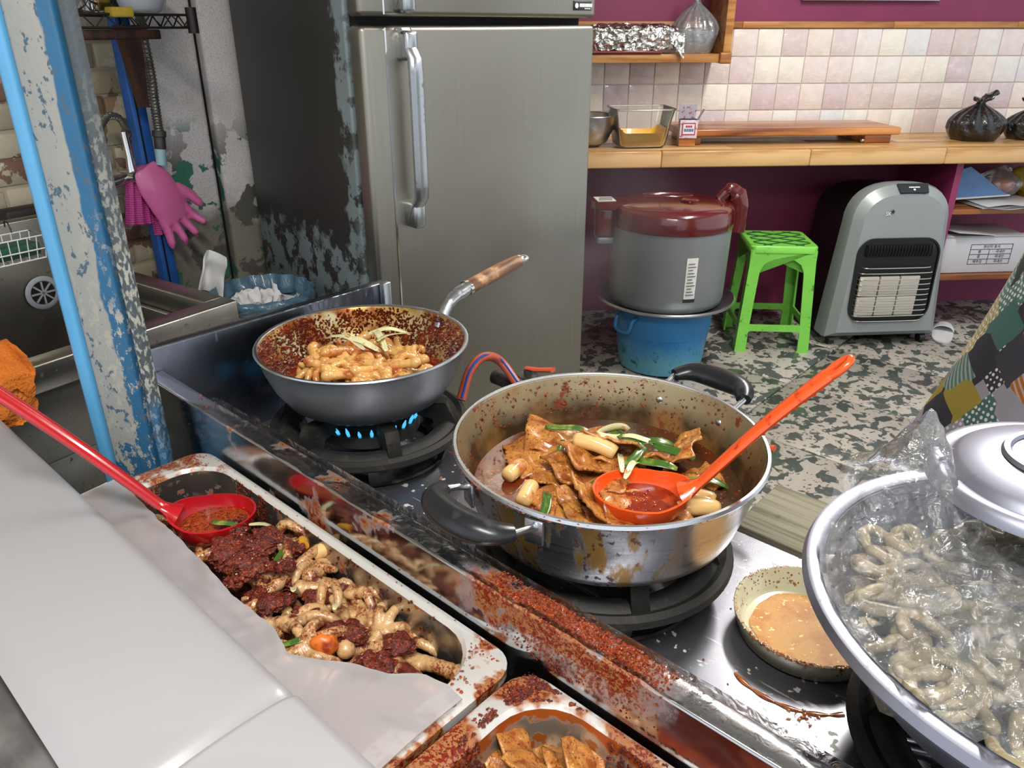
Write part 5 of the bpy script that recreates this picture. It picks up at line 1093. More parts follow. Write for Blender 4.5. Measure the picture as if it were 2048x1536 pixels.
bm = NB(); prism(bm, [(-.135, -.004), (.17, .012), (.168, .018), (-.135, .004)], -.066, .062, 'Y'); ob('page_edge', bm, 'paper_white', bl)
knotted('snack_packet', 'crumpled clear packet with orange contents on the papers', B(1.07, -.26, .628), .10, .14, 'bag_hazy', 9, ((.05, -.01, 0),))
bm = NB(); q = bmesh.ops.create_icosphere(bm, subdivisions=3, radius=.05); bmesh.ops.scale(bm, vec=(1.1, .7, .6), verts=bm.verts[:]); jitter(bm, 25, .012); tag(ob('orange_snack', bm, 'packet_orange', None, B(1.06, -.30, .672)), 'orange snack piece showing in the clear packet', 'snack')
bm = NB(); q = bmesh.ops.create_icosphere(bm, subdivisions=4, radius=.1); bmesh.ops.scale(bm, vec=(1.4, .8, .75), verts=bm.verts[:]); jitter(bm, 14, .03); jitter(bm, 50, .006); tag(ob('yellow_cloth', bm, 'cloth_yellow', None, B(1.30, -.2, .665)), 'crumpled mustard yellow cloth at the back of the low shelf', 'cloth')
sl = thing('white_slipper', 'white slipper on the floor under the low shelf', 'slipper', at(1885, 668, z=0.0), math.radians(60))
bm = NB(); grid(bm, lambda a, b: (.13 * (2 * a - 1), .045 * (2 * b - 1) * math.sqrt(max(.05, 1 - (2 * a - 1) ** 4)), .006), 18, 8); solid(bm, .014); ob('sole', bm, 'paper_white', sl)
bm = NB(); grid(bm, lambda a, b: (.02 + .10 * a, .046 * math.cos(PI * b) * (1 - .35 * a * a), .012 + .026 * math.sin(PI * b) * (1 - .5 * a)), 10, 14); solid(bm, .004); ob('upper', bm, 'paper_white', sl)
# ---------------------------------------------------------------- person in a patchwork apron at the right edge
def patchwork():
    m = bpy.data.materials.new('patchwork'); m.use_nodes = True; MATS['patchwork'] = m; nt = m.node_tree; N = nt.nodes; L = nt.links; b = N['Principled BSDF']; b.inputs['Roughness'].default_value = .85
    tc = N.new('ShaderNodeTexCoord'); mp = N.new('ShaderNodeMapping'); mp.inputs['Rotation'].default_value = (0, 0, .5); mp.inputs['Scale'].default_value = (13, 13, 0); L.new(tc.outputs['UV'], mp.inputs[0])
    vo = N.new('ShaderNodeTexVoronoi'); vo.distance = 'CHEBYCHEV'; vo.inputs['Scale'].default_value = 1; vo.inputs['Randomness'].default_value = .55; L.new(mp.outputs[0], vo.inputs['Vector'])
    sx = N.new('ShaderNodeSeparateColor'); L.new(vo.outputs['Color'], sx.inputs[0]); cr = N.new('ShaderNodeValToRGB'); cr.color_ramp.interpolation = 'CONSTANT'; L.new(sx.outputs[0], cr.inputs[0])
    pal = ['#2b2a30', '#8f7d2e', '#3d5d58', '#34323a', '#9a5a1e', '#6e6468', '#4d6a5e', '#a8923c', '#2a2830', '#8c878f']
    el = cr.color_ramp.elements
    for i, c in enumerate(pal):
        e = el[i] if i < 2 else el.new(i / len(pal)); e.position = i / len(pal); e.color = H(c)
    v2 = N.new('ShaderNodeTexVoronoi'); v2.inputs['Scale'].default_value = 80; v2.inputs['Randomness'].default_value = .25; L.new(tc.outputs['UV'], v2.inputs['Vector'])
    r1 = N.new('ShaderNodeMapRange'); r1.inputs[1].default_value = .34; r1.inputs[2].default_value = .28; L.new(v2.outputs['Distance'], r1.inputs[0])
    r2 = N.new('ShaderNodeMath'); r2.operation = 'GREATER_THAN'; r2.inputs[1].default_value = .55; L.new(sx.outputs[1], r2.inputs[0])
    mu = N.new('ShaderNodeMath'); mu.operation = 'MULTIPLY'; L.new(r1.outputs[0], mu.inputs[0]); L.new(r2.outputs[0], mu.inputs[1])
    x1_ = N.new('ShaderNodeMix'); x1_.data_type = 'RGBA'; L.new(mu.outputs[0], x1_.inputs[0]); L.new(cr.outputs[0], x1_.inputs[6]); x1_.inputs[7].default_value = H('#c9c4c6')
    wv = N.new('ShaderNodeTexWave'); wv.inputs['Scale'].default_value = 40; wv.bands_direction = 'DIAGONAL'; L.new(tc.outputs['UV'], wv.inputs[0]); r3 = N.new('ShaderNodeMath'); r3.operation = 'LESS_THAN'; r3.inputs[1].default_value = .3; L.new(sx.outputs[2], r3.inputs[0])
    r4 = N.new('ShaderNodeMapRange'); r4.inputs[1].default_value = .6; r4.inputs[2].default_value = .7; r4.inputs[4].default_value = .55; L.new(wv.outputs['Fac'], r4.inputs[0]); m2 = N.new('ShaderNodeMath'); m2.operation = 'MULTIPLY'; L.new(r3.outputs[0], m2.inputs[0]); L.new(r4.outputs[0], m2.inputs[1])
    x2_ = N.new('ShaderNodeMix'); x2_.data_type = 'RGBA'; L.new(m2.outputs[0], x2_.inputs[0]); L.new(x1_.outputs[2], x2_.inputs[6]); x2_.inputs[7].default_value = H('#b5b0b2'); L.new(x2_.outputs[2], b.inputs['Base Color'])
patchwork()
mat('cloth_dark', '#24242a', .9, var=(20, .15)); mat('skin', '#c49a7c', .5, sss=.1); mat('hair_black', '#141210', .5); mat('shoe_grey', '#3a3a3c', .6)
PX, PY = 1.30, 1.56
pn = thing('person', 'person in a patchwork print apron standing at the right edge', 'person', (PX, PY, 0), math.radians(165))
def skin_body(name, verts, edges, radii, m, root=0, sub=2):
    me = bpy.data.meshes.new(name); me.from_pydata(verts, edges, []); o = bpy.data.objects.new(name, me); C.objects.link(o)
    md = o.modifiers.new('s', 'SKIN'); md.use_smooth_shade = True; sv = me.skin_vertices[0].data
    for i, r_ in enumerate(radii): sv[i].radius = r_ if isinstance(r_, tuple) else (r_, r_); sv[i].use_root = (i == root)
    s = o.modifiers.new('ss', 'SUBSURF'); s.levels = sub; s.render_levels = sub
    m2 = bpy.data.meshes.new_from_object(o.evaluated_get(bpy.context.evaluated_depsgraph_get())); bpy.data.objects.remove(o); m2.shade_smooth(); m2.materials.clear(); m2.materials.append(MATS[m]); return m2
# joints, facing -x (towards the stove), standing
V = [(0, 0, .92), (0, 0, 1.08), (.0, 0, 1.28), (.01, 0, 1.42), (0, 0, 1.50), (-.01, 0, 1.56),
     (.0, -.10, .86), (0, -.105, .48), (.01, -.11, .09), (-.09, -.115, .035), (.0, .10, .86), (0, .105, .48), (.01, .11, .09), (-.09, .115, .035),
     (.01, -.17, 1.38), (.0, -.21, 1.12), (-.20, -.17, 1.04), (-.27, -.155, 1.02), (.01, .17, 1.38), (.0, .21, 1.12), (-.20, .17, 1.04), (-.27, .155, 1.02)]
E = [(0, 1), (1, 2), (2, 3), (3, 4), (4, 5), (0, 6), (6, 7), (7, 8), (8, 9), (0, 10), (10, 11), (11, 12), (12, 13), (3, 14), (14, 15), (15, 16), (16, 17), (3, 18), (18, 19), (19, 20), (20, 21)]
Rr = [(.11, .15), (.10, .135), (.11, .15), (.09, .12), .05, .05, .085, .06, .042, .035, .085, .06, .042, .035, .055, .042, .033, .028, .055, .042, .033, .028]
ob('body', skin_body('body', V, E, Rr, 'cloth_dark'), None, pn)
bm = NB(); bmesh.ops.create_uvsphere(bm, u_segments=28, v_segments=20, radius=1, matrix=Matrix.Translation((-.02, 0, 1.64)) @ Matrix.Diagonal((.098, .076, .115, 1)))
for v in bm.verts:
    d = v.co - Vector((-.02, 0, 1.64))
    if d.x < -.05 and abs(d.y) < .018 and -.04 < d.z < .02: v.co.x -= .022 * (1 - abs(d.y) / .018)
    if d.z < -.06: v.co.x -= .008
hdm = ob('head', bm, 'skin', pn)
bm = NB(); bmesh.ops.create_uvsphere(bm, u_segments=28, v_segments=18, radius=1, matrix=Matrix.Translation((-.005, 0, 1.662)) @ Matrix.Diagonal((.105, .086, .108, 1))); bmesh.ops.delete(bm, geom=[v for v in bm.verts if v.co.z < 1.60 or (v.co.x < -.06 and v.co.z < 1.70)], context='VERTS'); ob('hair', bm, 'hair_black', pn)
for q in (-1, 1):
    bm = NB(); bmesh.ops.create_uvsphere(bm, u_segments=10, v_segments=8, radius=.009, matrix=Matrix.Translation((-.108, q * .03, 1.648))); ob('eye', bm, 'print_dark', hdm)
    bm = NB(); bmesh.ops.create_uvsphere(bm, u_segments=10, v_segments=8, radius=1, matrix=Matrix.Translation((-.01, q * .078, 1.64)) @ Matrix.Diagonal((.018, .009, .028, 1))); ob('ear', bm, 'skin', hdm)
    hv = [(-.25, q * .16, 1.02), (-.285, q * .152, 1.015), (-.33, q * .148, 1.005)]; he = [(0, 1), (1, 2)]; hr = [.026, (.034, .02), (.036, .016)]
    for k in range(4):
        b0 = len(hv); yy = q * .148 + (k - 1.5) * .0185; Lf = (.06, .07, .066, .052)[k]
        hv += [(-.335 - Lf * .45, yy, .998), (-.335 - Lf * .85, yy, .975), (-.335 - Lf, yy, .955)]; he += [(2, b0), (b0, b0 + 1), (b0 + 1, b0 + 2)]; hr += [.0088, .008, .007]
    b0 = len(hv); hv += [(-.305, q * .148 - q * .045, .995), (-.335, q * .148 - q * .062, .98)]; he += [(1, b0), (b0, b0 + 1)]; hr += [.010, .0085]
    ob('hand', skin_body('hand', hv, he, hr, 'skin', 0, 1), None, pn)
bm = NB(); box(bm, .012, .05, .006, (-.112, 0, 1.585), bev=.002); ob('mouth', bm, 'skin', hdm)
def ap(a, b):
    t = 2 * PI * a; z = 1.34 - .92 * b; k = b
    rx = .165 + .02 * k + (.15 * max(0, (b - .35) / .65) ** 1.2); ry = .20 + .13 * max(0, (b - .35) / .65)
    fold = 1 + .05 * math.sin(t * 9 + 2 * b) * max(0, b - .3) + .03 * math.sin(t * 4 + 1)
    return (rx * fold * math.cos(t), ry * fold * math.sin(t), z)
bm = NB(); grid(bm, ap, 96, 40, wrap=True); solid(bm, .003); uvl = bm.loops.layers.uv.new('UVMap')
for f in bm.faces:
    aa = [math.atan2(l.vert.co.y, l.vert.co.x) for l in f.loops]; ref = aa[0]
    for l, q in zip(f.loops, aa):
        if q - ref > PI: q -= 2 * PI
        if ref - q > PI: q += 2 * PI
        l[uvl].uv = (q * .27, l.vert.co.z)
ob('apron', bm, 'patchwork', pn)
for q in (-1, 1):
    bm = NB(); tube(bm, bez([(-.15, q * .06, 1.33), (-.09, q * .085, 1.44), (.02, q * .08, 1.47), (.13, q * .06, 1.38), (.17, q * .05, 1.33)], 5), .014, 8, flat=.25); ob('apron_strap', bm, 'patchwork', pn)
    bm = NB(); q0 = bmesh.ops.create_uvsphere(bm, u_segments=18, v_segments=12, radius=1, matrix=Matrix.Translation((-.05, q * .112, .035)) @ Matrix.Diagonal((.135, .05, .05, 1)))
    for v in bm.verts: v.co.z = max(v.co.z, .002)
    ob('shoe', bm, 'shoe_grey', pn)

# ---------------------------------------------------------------- peeling blue steel column
mat('pillar_paint', '#2b6288', .5, layers=[
    dict(kind='axis', axis='X', wob=.03, wscale=16, lo=.024, hi=.021, col='#9a9a94', rough=.8, by=dict(kind='axis', axis='Z', wob=.5, wscale=14, lo=.99, hi=1.0)),
    dict(scale=(70, 70, 40), lo=.55, hi=.57, col='#a9a698', detail=8, nrough=.7, rough=.8, by=dict(kind='axis', axis='Z', wob=.3, wscale=12, lo=1.28, hi=1.1)),
    dict(scale=(90, 90, 60), lo=.58, hi=.61, col='#4a6070', detail=8, nrough=.65, rough=.85),
    dict(scale=(9, 9, 60), lo=.70, hi=.74, col='#5a3a24', rough=.9), ],
    bump=[dict(scale=(30, 30, 14), str=.5, d=.004, detail=8), dict(scale=160, str=.2, d=.002)])
mat('pillar_blue', '#5aa2d0', .35, coat=.3, var=(4, .12), layers=[dict(scale=(10, 10, 4), lo=.66, hi=.7, col='#7d8684', detail=7)])
mat('pillar_grey', '#4a5358', .7, layers=[dict(scale=(140, 140, 90), lo=.5, hi=.56, col='#a9a79c', detail=7, by=dict(kind='axis', axis='Z', wob=.4, wscale=8, lo=1.5, hi=1.3)), dict(kind='axis', axis='Z', wob=.5, wscale=9, lo=1.05, hi=.9, col='#2f7cb0', amt=.8)], bump=dict(scale=120, str=.5, d=.003))
PLC = Vector((-.588, 1.066, 0)); PLA = math.radians(-8)
pl = thing('steel_column', 'blue steel column with flaking paint beside the stove', 'column', PLC, PLA)
bm = NB(); box(bm, .070, .035, 2.45, (-.006, .0, 1.225), bev=.005); ob('shaft', bm, 'pillar_paint', pl)
bm = NB(); box(bm, .020, .045, 2.45, (-.051, -.002, 1.225), bev=.005); ob('side_flange', bm, 'pillar_blue', pl)
bm = NB(); box(bm, .012, .02, 2.45, (.034, .004, 1.225), bev=.002); ob('groove', bm, 'pillar_grey', pl)
bm = NB(); box(bm, .012, .020, 2.45, (.046, -.010, 1.225), bev=.002); ob('edge_flange', bm, 'pillar_grey', pl)
bm = NB(); box(bm, .16, .14, .012, (0, 0, .006)); ob('base_plate', bm, 'pillar_grey', pl)

# ---------------------------------------------------------------- steel sink
SA = math.atan2(.38, .256) ; SKO = Vector((-.606, 1.618, 0)); ZK = .80
# local x runs from the right end towards the viewer's left along the front, local y goes back to the wall
sx_ = Vector((-math.cos(SA), -math.sin(SA), 0)); sang = math.atan2(sx_.y, sx_.x)
sk = thing('steel_sink', 'deep stainless steel sink with a wide rim by the brick wall', 'sink', SKO, sang)
def sbox(nm, x0, x1, y0, y1, z0, z1, m='steel_sink', bev=.004, par=None):
    bm = NB(); box(bm, abs(x1 - x0), abs(y1 - y0), z1 - z0, ((x0 + x1) / 2, -(y0 + y1) / 2, (z0 + z1) / 2), bev=bev); return ob(nm, bm, m, par or sk)
SLn, SDp = 1.05, .50
sbox('front_rim', 0, SLn, 0, .05, ZK - .055, ZK); sbox('end_rim', 0, .05, .05, SDp, ZK - .055, ZK); sbox('end_rim', SLn - .05, SLn, .05, SDp, ZK - .055, ZK); 
sbox('splash_back', .0, SLn, SDp, SDp + .02, ZK - .055, ZK + .15)
sbox('basin_wall', .05, .062, .05, SDp, ZK - .30, ZK - .05); sbox('basin_wall', SLn - .065, SLn - .05, .05, SDp - .04, ZK - .30, ZK - .05); sbox('basin_wall', .05, SLn - .065, .035, .05, ZK - .30, ZK - .05); sbox('basin_wall', .0, SLn - .065, SDp - .012, SDp - .001, ZK - .30, ZK + .15); sbox('basin_floor', .05, SLn - .05, .035, SDp, ZK - .315, ZK - .30)
sbox('apron_panel', .015, SLn, .012, .022, ZK - .20, ZK - .05); sbox('apron_panel', .012, .022, .012, SDp, ZK - .20, ZK - .05)
for x_ in (.05, SLn - .05):
    for y_ in (.05, SDp - .04):
        bm = NB(); tube(bm, [(x_, -y_, 0), (x_, -y_, ZK - .06)], .017, 12); ob('leg', bm, 'steel', sk)
mat('drain_grey', '#9ea0a2', .5); mat('wire_white', '#c9c9c4', .4); mat('scrub_green', '#1f4a38', .9, bump=dict(scale=300, str=.6, d=.003))
def sk_local(p): d = p - SKO; sy_ = Vector((-sx_.y, sx_.x, 0)); return Vector((d.dot(sx_), d.dot(sy_), d.z))
def on_plane_local_y(px, py, ly):   # ray hits the plane at local y = ly of the sink
    sy_ = Vector((-sx_.y, sx_.x, 0)); r_ = ray(px, py); o_ = Vector((0, 0, EYE)); t = (ly - (o_ - SKO).dot(sy_)) / r_.dot(sy_); return sk_local(o_ + r_ * t)
dp = on_plane_local_y(85, 585, -(SDp - .014))
dr = ob('drain_disc', (lambda b_: (lathe(b_, [(0, 0), (.038, 0), (.040, .003), (.036, .006), (.029, .006), (.028, .003), (0, .003)], 32), b_)[1])(NB()), 'drain_grey', sk, dp, (-PI / 2, 0, 0))
for k in range(4):
    bm = NB(); box(bm, .054, .004, .003, (0, 0, .005), rot=(0, 0, k * PI / 4)); ob('spoke', bm, 'drain_grey', dr)
bm = NB(); lathe(bm, [(0, .0036), (.0275, .0036), (.0275, .0042), (0, .0042)], 24); ob('drain_dark', bm, 'gap_black', dr)
# wire rack with green scrubber hanging on the sink's back edge
rk = thing('wire_basket', 'white wire basket hanging inside the sink', 'basket', on_plane_local_y(30, 490, -(SDp - .09)) * 0 + at(6, 505, y=1.42), WA); rk.scale = (.62, .62, .62)
bx0, by0, bz0 = .11, .05, .045
for z_ in (-.03, .0, .04):
    bm = NB(); k = 1 if z_ > -.01 else .9; tube(bm, [(sx2 * bx0 * k, sy2 * by0 * k, z_) for sx2, sy2 in ((-1, -1), (1, -1), (1, 1), (-1, 1))], .0022, 6, closed=True); ob('hoop', bm, 'wire_white', rk)
for k in range(9):
    x_ = -bx0 + 2 * bx0 * k / 8; bm = NB(); tube(bm, [(x_, -by0, .04), (x_ * .9, -by0 * .9, -.03), (x_ * .9, by0 * .9, -.03), (x_, by0, .04)], .0016, 6); ob('wire', bm, 'wire_white', rk)
for x_ in (-.06, .06):
    bm = NB(); tube(bm, bez([(x_, by0, .04), (x_, by0 + .01, .07), (x_, by0 + .03, .075), (x_, by0 + .035, .055)], 4), .0022, 6); ob('hook', bm, 'bakelite', rk)
bm = NB(); box(bm, .17, .07, .035, (0, 0, 0), bev=.01, seg=3); jitter(bm, 60, .004); gs = tag(ob('green_scrubber', bm, 'scrub_green', None, rk.location + Vector((0, 0, .0)), (0, 0, WA)), 'dark green scrubbing pad in the white wire basket', 'scrubber'); gs.scale = (.7, .7, .7)
bm = NB(); box(bm, .13, .05, .05, bev=.008, seg=2); mat('soap_brown', '#2c2420', .6); p = atw(62, 432, .05); tag(ob('dark_block', bm, 'soap_brown', None, p, (0, 0, WA)), 'dark brown block on the ledge behind the sink', 'block')
# orange towel over the front rim
mat('towel_orange', '#d0701a', .95, var=(30, .2), bump=[dict(scale=220, str=1.0, d=.006), dict(scale=40, str=.5, d=.006)])
def tw(a, b):
    s = b; lx = .22 * (a - .5); 
    if s < .3: y, z = .10 - .10 * s / .3, ZK + .022 + .03 * math.sin(PI * s / .3) * abs(math.sin(a * 5))
    else: y, z = -.016 - .012 * (1 + math.sin(a * 8 + 2)), ZK + .012 - .115 * (s - .3)
    n = mnoise.noise(Vector((a * 5, b * 4, 3))) * .028; return (lx * (1 - .2 * b) + n, y + n * .8, z + .012 * mnoise.noise(Vector((a * 7, b * 3, 9))))
bm = NB(); grid(bm, tw, 60, 44); solid(bm, .006); jitter(bm, 150, .003)
tloc = at(-72, 790, z=ZK) + Vector((0, 0, -ZK)); tl = ob('orange_towel', bm, 'towel_orange', None, (tloc.x, tloc.y, 0.0), (0, 0, sang + PI)); tag(tl, 'fluffy orange towel hanging over the sink front rim', 'towel')
# faucet and gloves
fc0 = atw(262, 352, .12)
fa = thing('faucet', 'chrome kitchen faucet with flexible arched spout', 'faucet', fc0, WA)
bm = NB(); tube(bm, [(0, .115, -.005), (0, .06, -.002), (0, 0, 0), (0, -.03, 0)], [.016, .015, .018, .014], 16); ob('body', bm, 'chrome', fa)
bm = NB(); tube(bm, [(-.01, 0, 0), (-.035, -.002, -.006), (-.075, -.004, -.012)], [.012, .014, .013], 14); ob('lever', bm, 'chrome', fa)
bm = NB(); tube(bm, [(0, -.01, .0), (0, -.01, .05), (-.002, -.01, .11)], [.014, .009, .0085], 14); ob('riser', bm, 'chrome', fa)
mat('hose_steel', '#9c9890', .3, .9, bump=dict(kind='wave', scale=160, dir='Z', str=.6, d=.003))
P = [fa.matrix_world.inverted() @ Vector((0, 0, 0))]
wm = Matrix.Translation(fc0) @ Matrix.Rotation(WA, 4, 'Z'); inv = wm.inverted()
P = bez([(-.002, -.01, .11)] + [inv @ atw(x_, y_, .125) for x_, y_ in ((256, 268), (240, 238), (218, 232), (203, 250), (198, 272))], 8)
bm = NB(); R = [.0085 * (1 + (.12 if i % 2 else -.06)) for i in range(len(P))]; tube(bm, P, R, 12); ob('spout', bm, 'hose_steel', fa)
mat('glove_pink', '#e272a8', .3, coat=.4, var=(12, .08)); mat('glove_magenta', '#cc4a98', .35, coat=.3, bump=dict(kind='wave', scale=55, dir='Z', str=.6, d=.004))
def glove(name, lab, px, py, off, ang, seed, m):
    t = thing(name, lab, 'glove', atw(px, py, off), WA, 'pink gloves on the faucet', rot=(0, ang, WA)); bm = NB(); r_ = random.Random(seed)
    def sleeve(a, b):
        th = 2 * PI * a; z = .03 - .12 * b; w_ = .050 + .006 * b + .003 * math.sin(b * 20); d_ = .016 + .006 * math.sin(th * 3 + b * 5)
        return (w_ * math.cos(th), d_ * math.sin(th) - .004 * math.sin(b * 4), z)
    tube(bm, bez([(0, .004, .055), (0, 0, .03), (0, -.004, -.01), (0, -.004, -.06), (0, 0, -.10)], 5), [.034 + .016 * min(1, i / 8) - .004 * max(0, i - 14) / 6 for i in range(21)], 24, flat=.36, up=(0, 1, 0))
    for k in range(4):
        x_ = -.036 + .024 * k; Lf = (.058, .072, .075, .06)[k]; sp = (k - 1.5) * .012
        tube(bm, [(x_, 0, -.08), (x_ + sp * .4, -.004, -.10 - Lf * .3), (x_ + sp, -.008 - .004 * k, -.10 - Lf * .75), (x_ + sp * 1.3, -.006, -.10 - Lf)], [.0145, .0135, .012, .006], 12, flat=.85)
    tube(bm, [(.046, 0, -.03), (.066, -.004, -.065), (.078, -.008, -.10), (.08, -.008, -.115)], [.015, .0145, .012, .006], 12)
    me = remeshed(bm, .004, 3); me.materials.clear(); me.materials.append(MATS[m]); ob('hand', me, None, t)
    return t
g1 = glove('rubber_glove', 'pink rubber glove draped over the faucet with fingers hanging down', 312, 372, .15, math.radians(-24), 1, 'glove_pink')
def cuff(a, b): th = 2 * PI * a; return ((.026 + .012 * b) * math.cos(th), .014 * math.sin(th) + .003 * math.sin(9 * th), .0 - .12 * b)
g2 = thing('rubber_glove', 'magenta ribbed cuffs of the glove folded behind the pink one', 'glove', atw(272, 362, .12), 0, 'pink gloves on the faucet', rot=(0, .12, WA))
bm = NB(); grid(bm, cuff, 48, 20, wrap=True); solid(bm, .002); ob('cuff', bm, 'glove_magenta', g2, (0, 0, .01), (0, 0, 0))
bm = NB(); grid(bm, cuff, 48, 20, wrap=True); solid(bm, .002); ob('cuff', bm, 'glove_magenta', g2, (.055, .004, -.02), (0, -.2, 0))
bm = NB(); tube(bm, [(-.01, 0, .02), (.02, -.004, .03), (.06, 0, .015)], [.02, .024, .02], 14, flat=.5); ob('palm', bm, 'glove_pink', g2)
# blue post, wood bracket, corrugated hose, wire shelf
mat('post_blue', '#2a62b0', .5, var=(8, .15)); mat('dark_timber', '#4a2c1e', .6, layers=[dict(kind='noise', scale=(40, 40, 4), lo=.45, hi=.6, col='#2c1a12')])
p0, p1 = atw(293, 330, .10), atw(345, 545, .10)
bp = thing('blue_post', 'narrow blue painted post behind the faucet', 'post', (p0.x, p0.y, 0), WA)
bm = NB(); box(bm, .04, .035, 1.9, (.0, 0, .95), bev=.003); ob('post', bm, 'post_blue', bp)
bm = NB(); box(bm, .004, .003, 1.9, (-.008, -.0185, .95)); ob('post_seam', bm, 'gap_black', bp)
bm = NB(); ps = [atw(x_, y_, .20) for x_, y_ in ((238, 50), (280, 50), (300, 215), (289, 215))]; nrm = WLN * .03
A = [bm.verts.new(p_) for p_ in ps]; Bv = [bm.verts.new(p_ - nrm) for p_ in ps]; bm.faces.new(A); bm.faces.new(Bv[::-1])
for i in range(4): bm.faces.new((A[i], A[(i + 1) % 4], Bv[(i + 1) % 4], Bv[i]))
tag(ob('shelf_bracket', bm, 'dark_timber'), 'dark tapering timber bracket under the wire shelf', 'bracket')
hz = thing('corrugated_hose', 'ribbed steel hose running down beside the concrete column', 'hose', atw(302, 150, .16), 0); o0 = hz.location
Pq = [atw(x_, y_, .16) - o0 for x_, y_ in ((268, -40), (288, 80), (302, 150), (310, 210), (318, 262))]; bm = NB(); P = bez(Pq, 26); tube(bm, P, [.0125 if i % 3 else .0095 for i in range(len(P))], 12); ob('tubing', bm, 'hose_steel', hz)
bm = NB(); e0, e1 = Pq[-1], atw(321, 298, .16) - o0; tube(bm, [e0, e0.lerp(e1, .3), e0.lerp(e1, .35), e1], [.017, .017, .014, .014], 12); ob('coupling', bm, 'iron_grey', hz)
mat('tape_cyan', '#9cc0c8', .5); bm = NB(); tube(bm, [e1, atw(323, 330, .16) - o0], .013, 12); ob('taped_joint', bm, 'tape_cyan', hz)
sh0 = Vector((-.735, 1.955, 1.345)); shd = WLX
ws2 = thing('wire_shelf', 'small black wire shelf on the brick wall with dishes', 'shelf', sh0, WA)
ln, dp_ = .62, .30
mat('wire_black', '#2a2522', .45, .5)
for z_ in (0, .026):
    bm = NB(); tube(bm, [(0, 0, z_), (-ln, 0, z_), (-ln, dp_, z_), (0, dp_, z_)], .003, 6, closed=True); ob('frame_wire', bm, 'wire_black', ws2)
bm = NB(); Z = []
for k in range(25): Z.append((-ln * k / 24, 0, .0 if k % 2 else .026))
tube(bm, Z, .002, 5); Z = [(0, dp_ * k / 12, .0 if k % 2 else .026) for k in range(13)]; tube(bm, Z, .002, 5); ob('zigzag_wire', bm, 'wire_black', ws2)
for k in range(14):
    bm = NB(); x_ = -ln * (k + .5) / 14; tube(bm, [(x_, 0, .027), (x_, dp_, .027)], .0017, 5); ob('deck_wire', bm, 'wire_black', ws2)
for y_ in (0, dp_):
    bm = NB(); tube(bm, [(0, y_, -.012), (0, y_, .042)], .012, 14); ob('corner_sleeve', bm, 'wire_black', ws2)
bm = NB(); box(bm, .25, .03, .02, (-.18, .06, -.014), bev=.003); ob('under_bar', bm, 'dark_timber', ws2)
mat('bowl_white', '#d4dae2', .3, coat=.3)
def onshelf(px, off): r_ = atw(px, 20, off); return Vector((r_.x, r_.y, sh0.z + .030))
cpv = thing('steel_canister', 'shiny steel canister on the wire shelf', 'canister', onshelf(185, .27)); bm = NB(); lathe(bm, [(0, 0), (.055, 0), (.058, .004), (.058, .14), (.054, .14), (.054, .006), (0, .006)], 40); ob('body', bm, 'chrome', cpv)
bwv = thing('white_bowl', 'white plastic bowl upside of the wire shelf corner', 'bowl', onshelf(258, .24)); bwv['label'] = 'white plastic bowl on the wire shelf'; bm = NB(); lathe(bm, [(0, 0), (.06, 0), (.075, .008), (.098, .06), (.108, .10), (.111, .104), (.106, .104), (.093, .06), (.07, .012), (0, .006)], 48); ob('body', bm, 'bowl_white', bwv)
bm = NB(); box(bm, .05, .03, .02, bev=.004); tag(ob('yellow_sponge', bm, 'cloth_yellow', None, onshelf(238, .355) + Vector((0, 0, .0)), (0, 0, WA)), 'small yellow sponge on the wire shelf', 'sponge')
# waste bin lined with blue bag and tissues, white packet
tbn = at(520, 600, z=.62); TBC = Vector((-.60, 1.98, 0))
mat('bin_blue_film', '#4f7286', .25, coat=.4, bump=[dict(scale=22, dist=2, str=.6, d=.012)], alpha=.92); mat('tissue', '#e6e4e2', .8)
ray_c = ray(525, 590); TBC = Vector((ray_c.x, ray_c.y, 0)) * (1.92 / ray_c.y); zb = EYE + ray_c.z * 1.92 / ray_c.y
bn = thing('waste_bin', 'waste bin lined with a thin blue plastic bag by the refrigerator', 'bin', TBC)
bm = NB(); lathe(bm, [(0, .004), (.10, .004), (.13, zb - .02), (.126, zb - .02), (.097, .01), (0, .01)], 40); ob('body', bm, 'bin_blue_film', bn)
def lin_(a, b):
    th = 2 * PI * a; r_ = .112 + .022 * math.sin(PI * min(1, b * 1.1)) + .004 * math.sin(th * 15 + 3 * b) + .006 * mnoise.noise(Vector((math.cos(th) * 3, math.sin(th) * 3, b * 3)))
    z = zb - .05 + .07 * math.sin(PI * b * .62) if b < .7 else zb - .05 + .07 * math.sin(PI * .434) - .16 * (b - .7)
    return (r_ * math.cos(th), r_ * math.sin(th), z)
bm = NB(); grid(bm, lin_, 90, 30, wrap=True); ob('liner', bm, 'bin_blue_film', bn)
for i, (dx, dy, dz) in enumerate(((-.03, -.01, .0), (.025, -.02, -.005), (.0, .03, -.01), (.05, .03, -.012), (-.06, .03, -.01))):
    bm = NB(); grid(bm, lambda a, b: (.07 * (a - .5), .06 * (b - .5), .02 * mnoise.noise(Vector((a * 4 + i, b * 4, i)))+ .012 * math.sin(a * 7 + i)), 12, 12); solid(bm, .001)
    tag(ob('tissue', bm, 'tissue', None, TBC + Vector((dx, dy, zb - .012 + dz)), (.5 * fr(i), .4 * fr(i + 4), fr(i + 2) * 6)), 'crumpled white tissue in the blue lined bin', 'tissue', 'tissues in the bin')
bm = NB(); lathe(bm, [(0, zb - .03), (.10, zb - .03)], 32); ob('bin_fill', bm, 'tissue', bn)
r_ = ray(425, 548); pp = Vector((0, 0, EYE)) + r_ * (1.93 / r_.y)
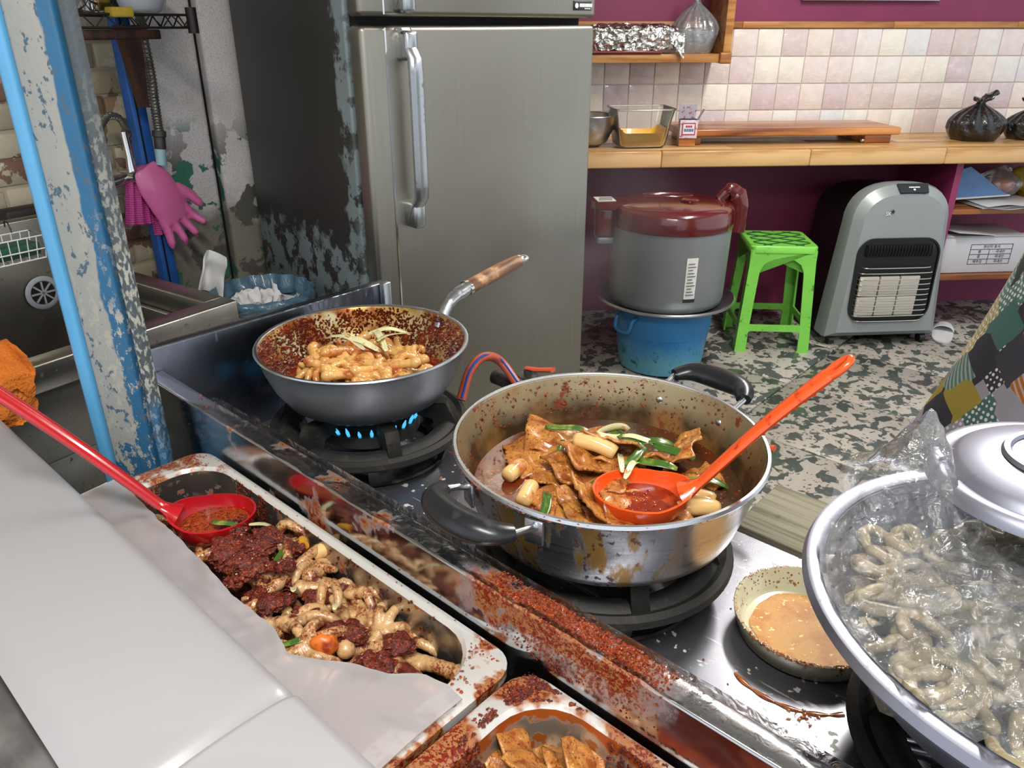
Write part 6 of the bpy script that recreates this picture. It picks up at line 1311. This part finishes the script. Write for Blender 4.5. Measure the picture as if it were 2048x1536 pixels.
bm = NB(); grid(bm, lambda a, b: (.055 * (a - .5) * (1 - .3 * b), .03 * math.sin(a * 4) + .02 * mnoise.noise(Vector((a * 3, b * 3, 1))), .11 * (b - .5)), 14, 16); solid(bm, .004); tag(ob('white_packet', bm, 'tissue', None, pp, (.1, .25, .6)), 'crumpled white packet leaning between the sink and the concrete column', 'packet')
# blue tub on the floor under the counter
bt = thing('blue_tub', 'blue plastic tub on the floor behind the column', 'tub', at(175, 985, z=.33) * 1 + Vector((0, 0, -.33)))
bm = NB(); lathe(bm, [(0, .004), (.13, .004), (.15, .02), (.175, .31), (.185, .315), (.185, .325), (.17, .325), (.145, .03), (0, .012)], 48); ob('body', bm, 'bucket_blue', bt)

# ---------------------------------------------------------------- thin steam over the pots
def steam_mat():
    m = bpy.data.materials.new('steam_volume'); m.use_nodes = True; nt = m.node_tree; N = nt.nodes; L = nt.links; N.remove(N['Principled BSDF'])
    v = N.new('ShaderNodeVolumeScatter'); v.inputs['Color'].default_value = (.95, .95, .95, 1); v.inputs['Anisotropy'].default_value = .2
    tc = N.new('ShaderNodeTexCoord'); no = N.new('ShaderNodeTexNoise'); no.inputs['Scale'].default_value = 1.6; no.inputs['Detail'].default_value = 4; no.inputs['Distortion'].default_value = .6; L.new(tc.outputs['Object'], no.inputs['Vector'])
    ln = N.new('ShaderNodeVectorMath'); ln.operation = 'LENGTH'; L.new(tc.outputs['Object'], ln.inputs[0])
    r1 = N.new('ShaderNodeMapRange'); r1.inputs[1].default_value = .42; r1.inputs[2].default_value = .68; r1.inputs[3].default_value = .0; r1.inputs[4].default_value = .9; L.new(no.outputs['Fac'], r1.inputs[0])
    r2 = N.new('ShaderNodeMapRange'); r2.inputs[1].default_value = 1.0; r2.inputs[2].default_value = .35; L.new(ln.outputs['Value'], r2.inputs[0])
    mu = N.new('ShaderNodeMath'); mu.operation = 'MULTIPLY'; L.new(r1.outputs[0], mu.inputs[0]); L.new(r2.outputs[0], mu.inputs[1]); L.new(mu.outputs[0], v.inputs['Density'])
    L.new(v.outputs[0], N['Material Output'].inputs['Volume']); MATS['steam_volume'] = m
steam_mat()
bm = NB(); bmesh.ops.create_icosphere(bm, subdivisions=3, radius=1.0); o = ob('steam', bm, 'steam_volume', None, (.06, 1.30, 1.02), (0, 0, .5)); o.scale = (.26, .26, .26)
tag(o, 'thin steam drifting up behind the stew pot', 'steam'); o['kind'] = 'stuff'
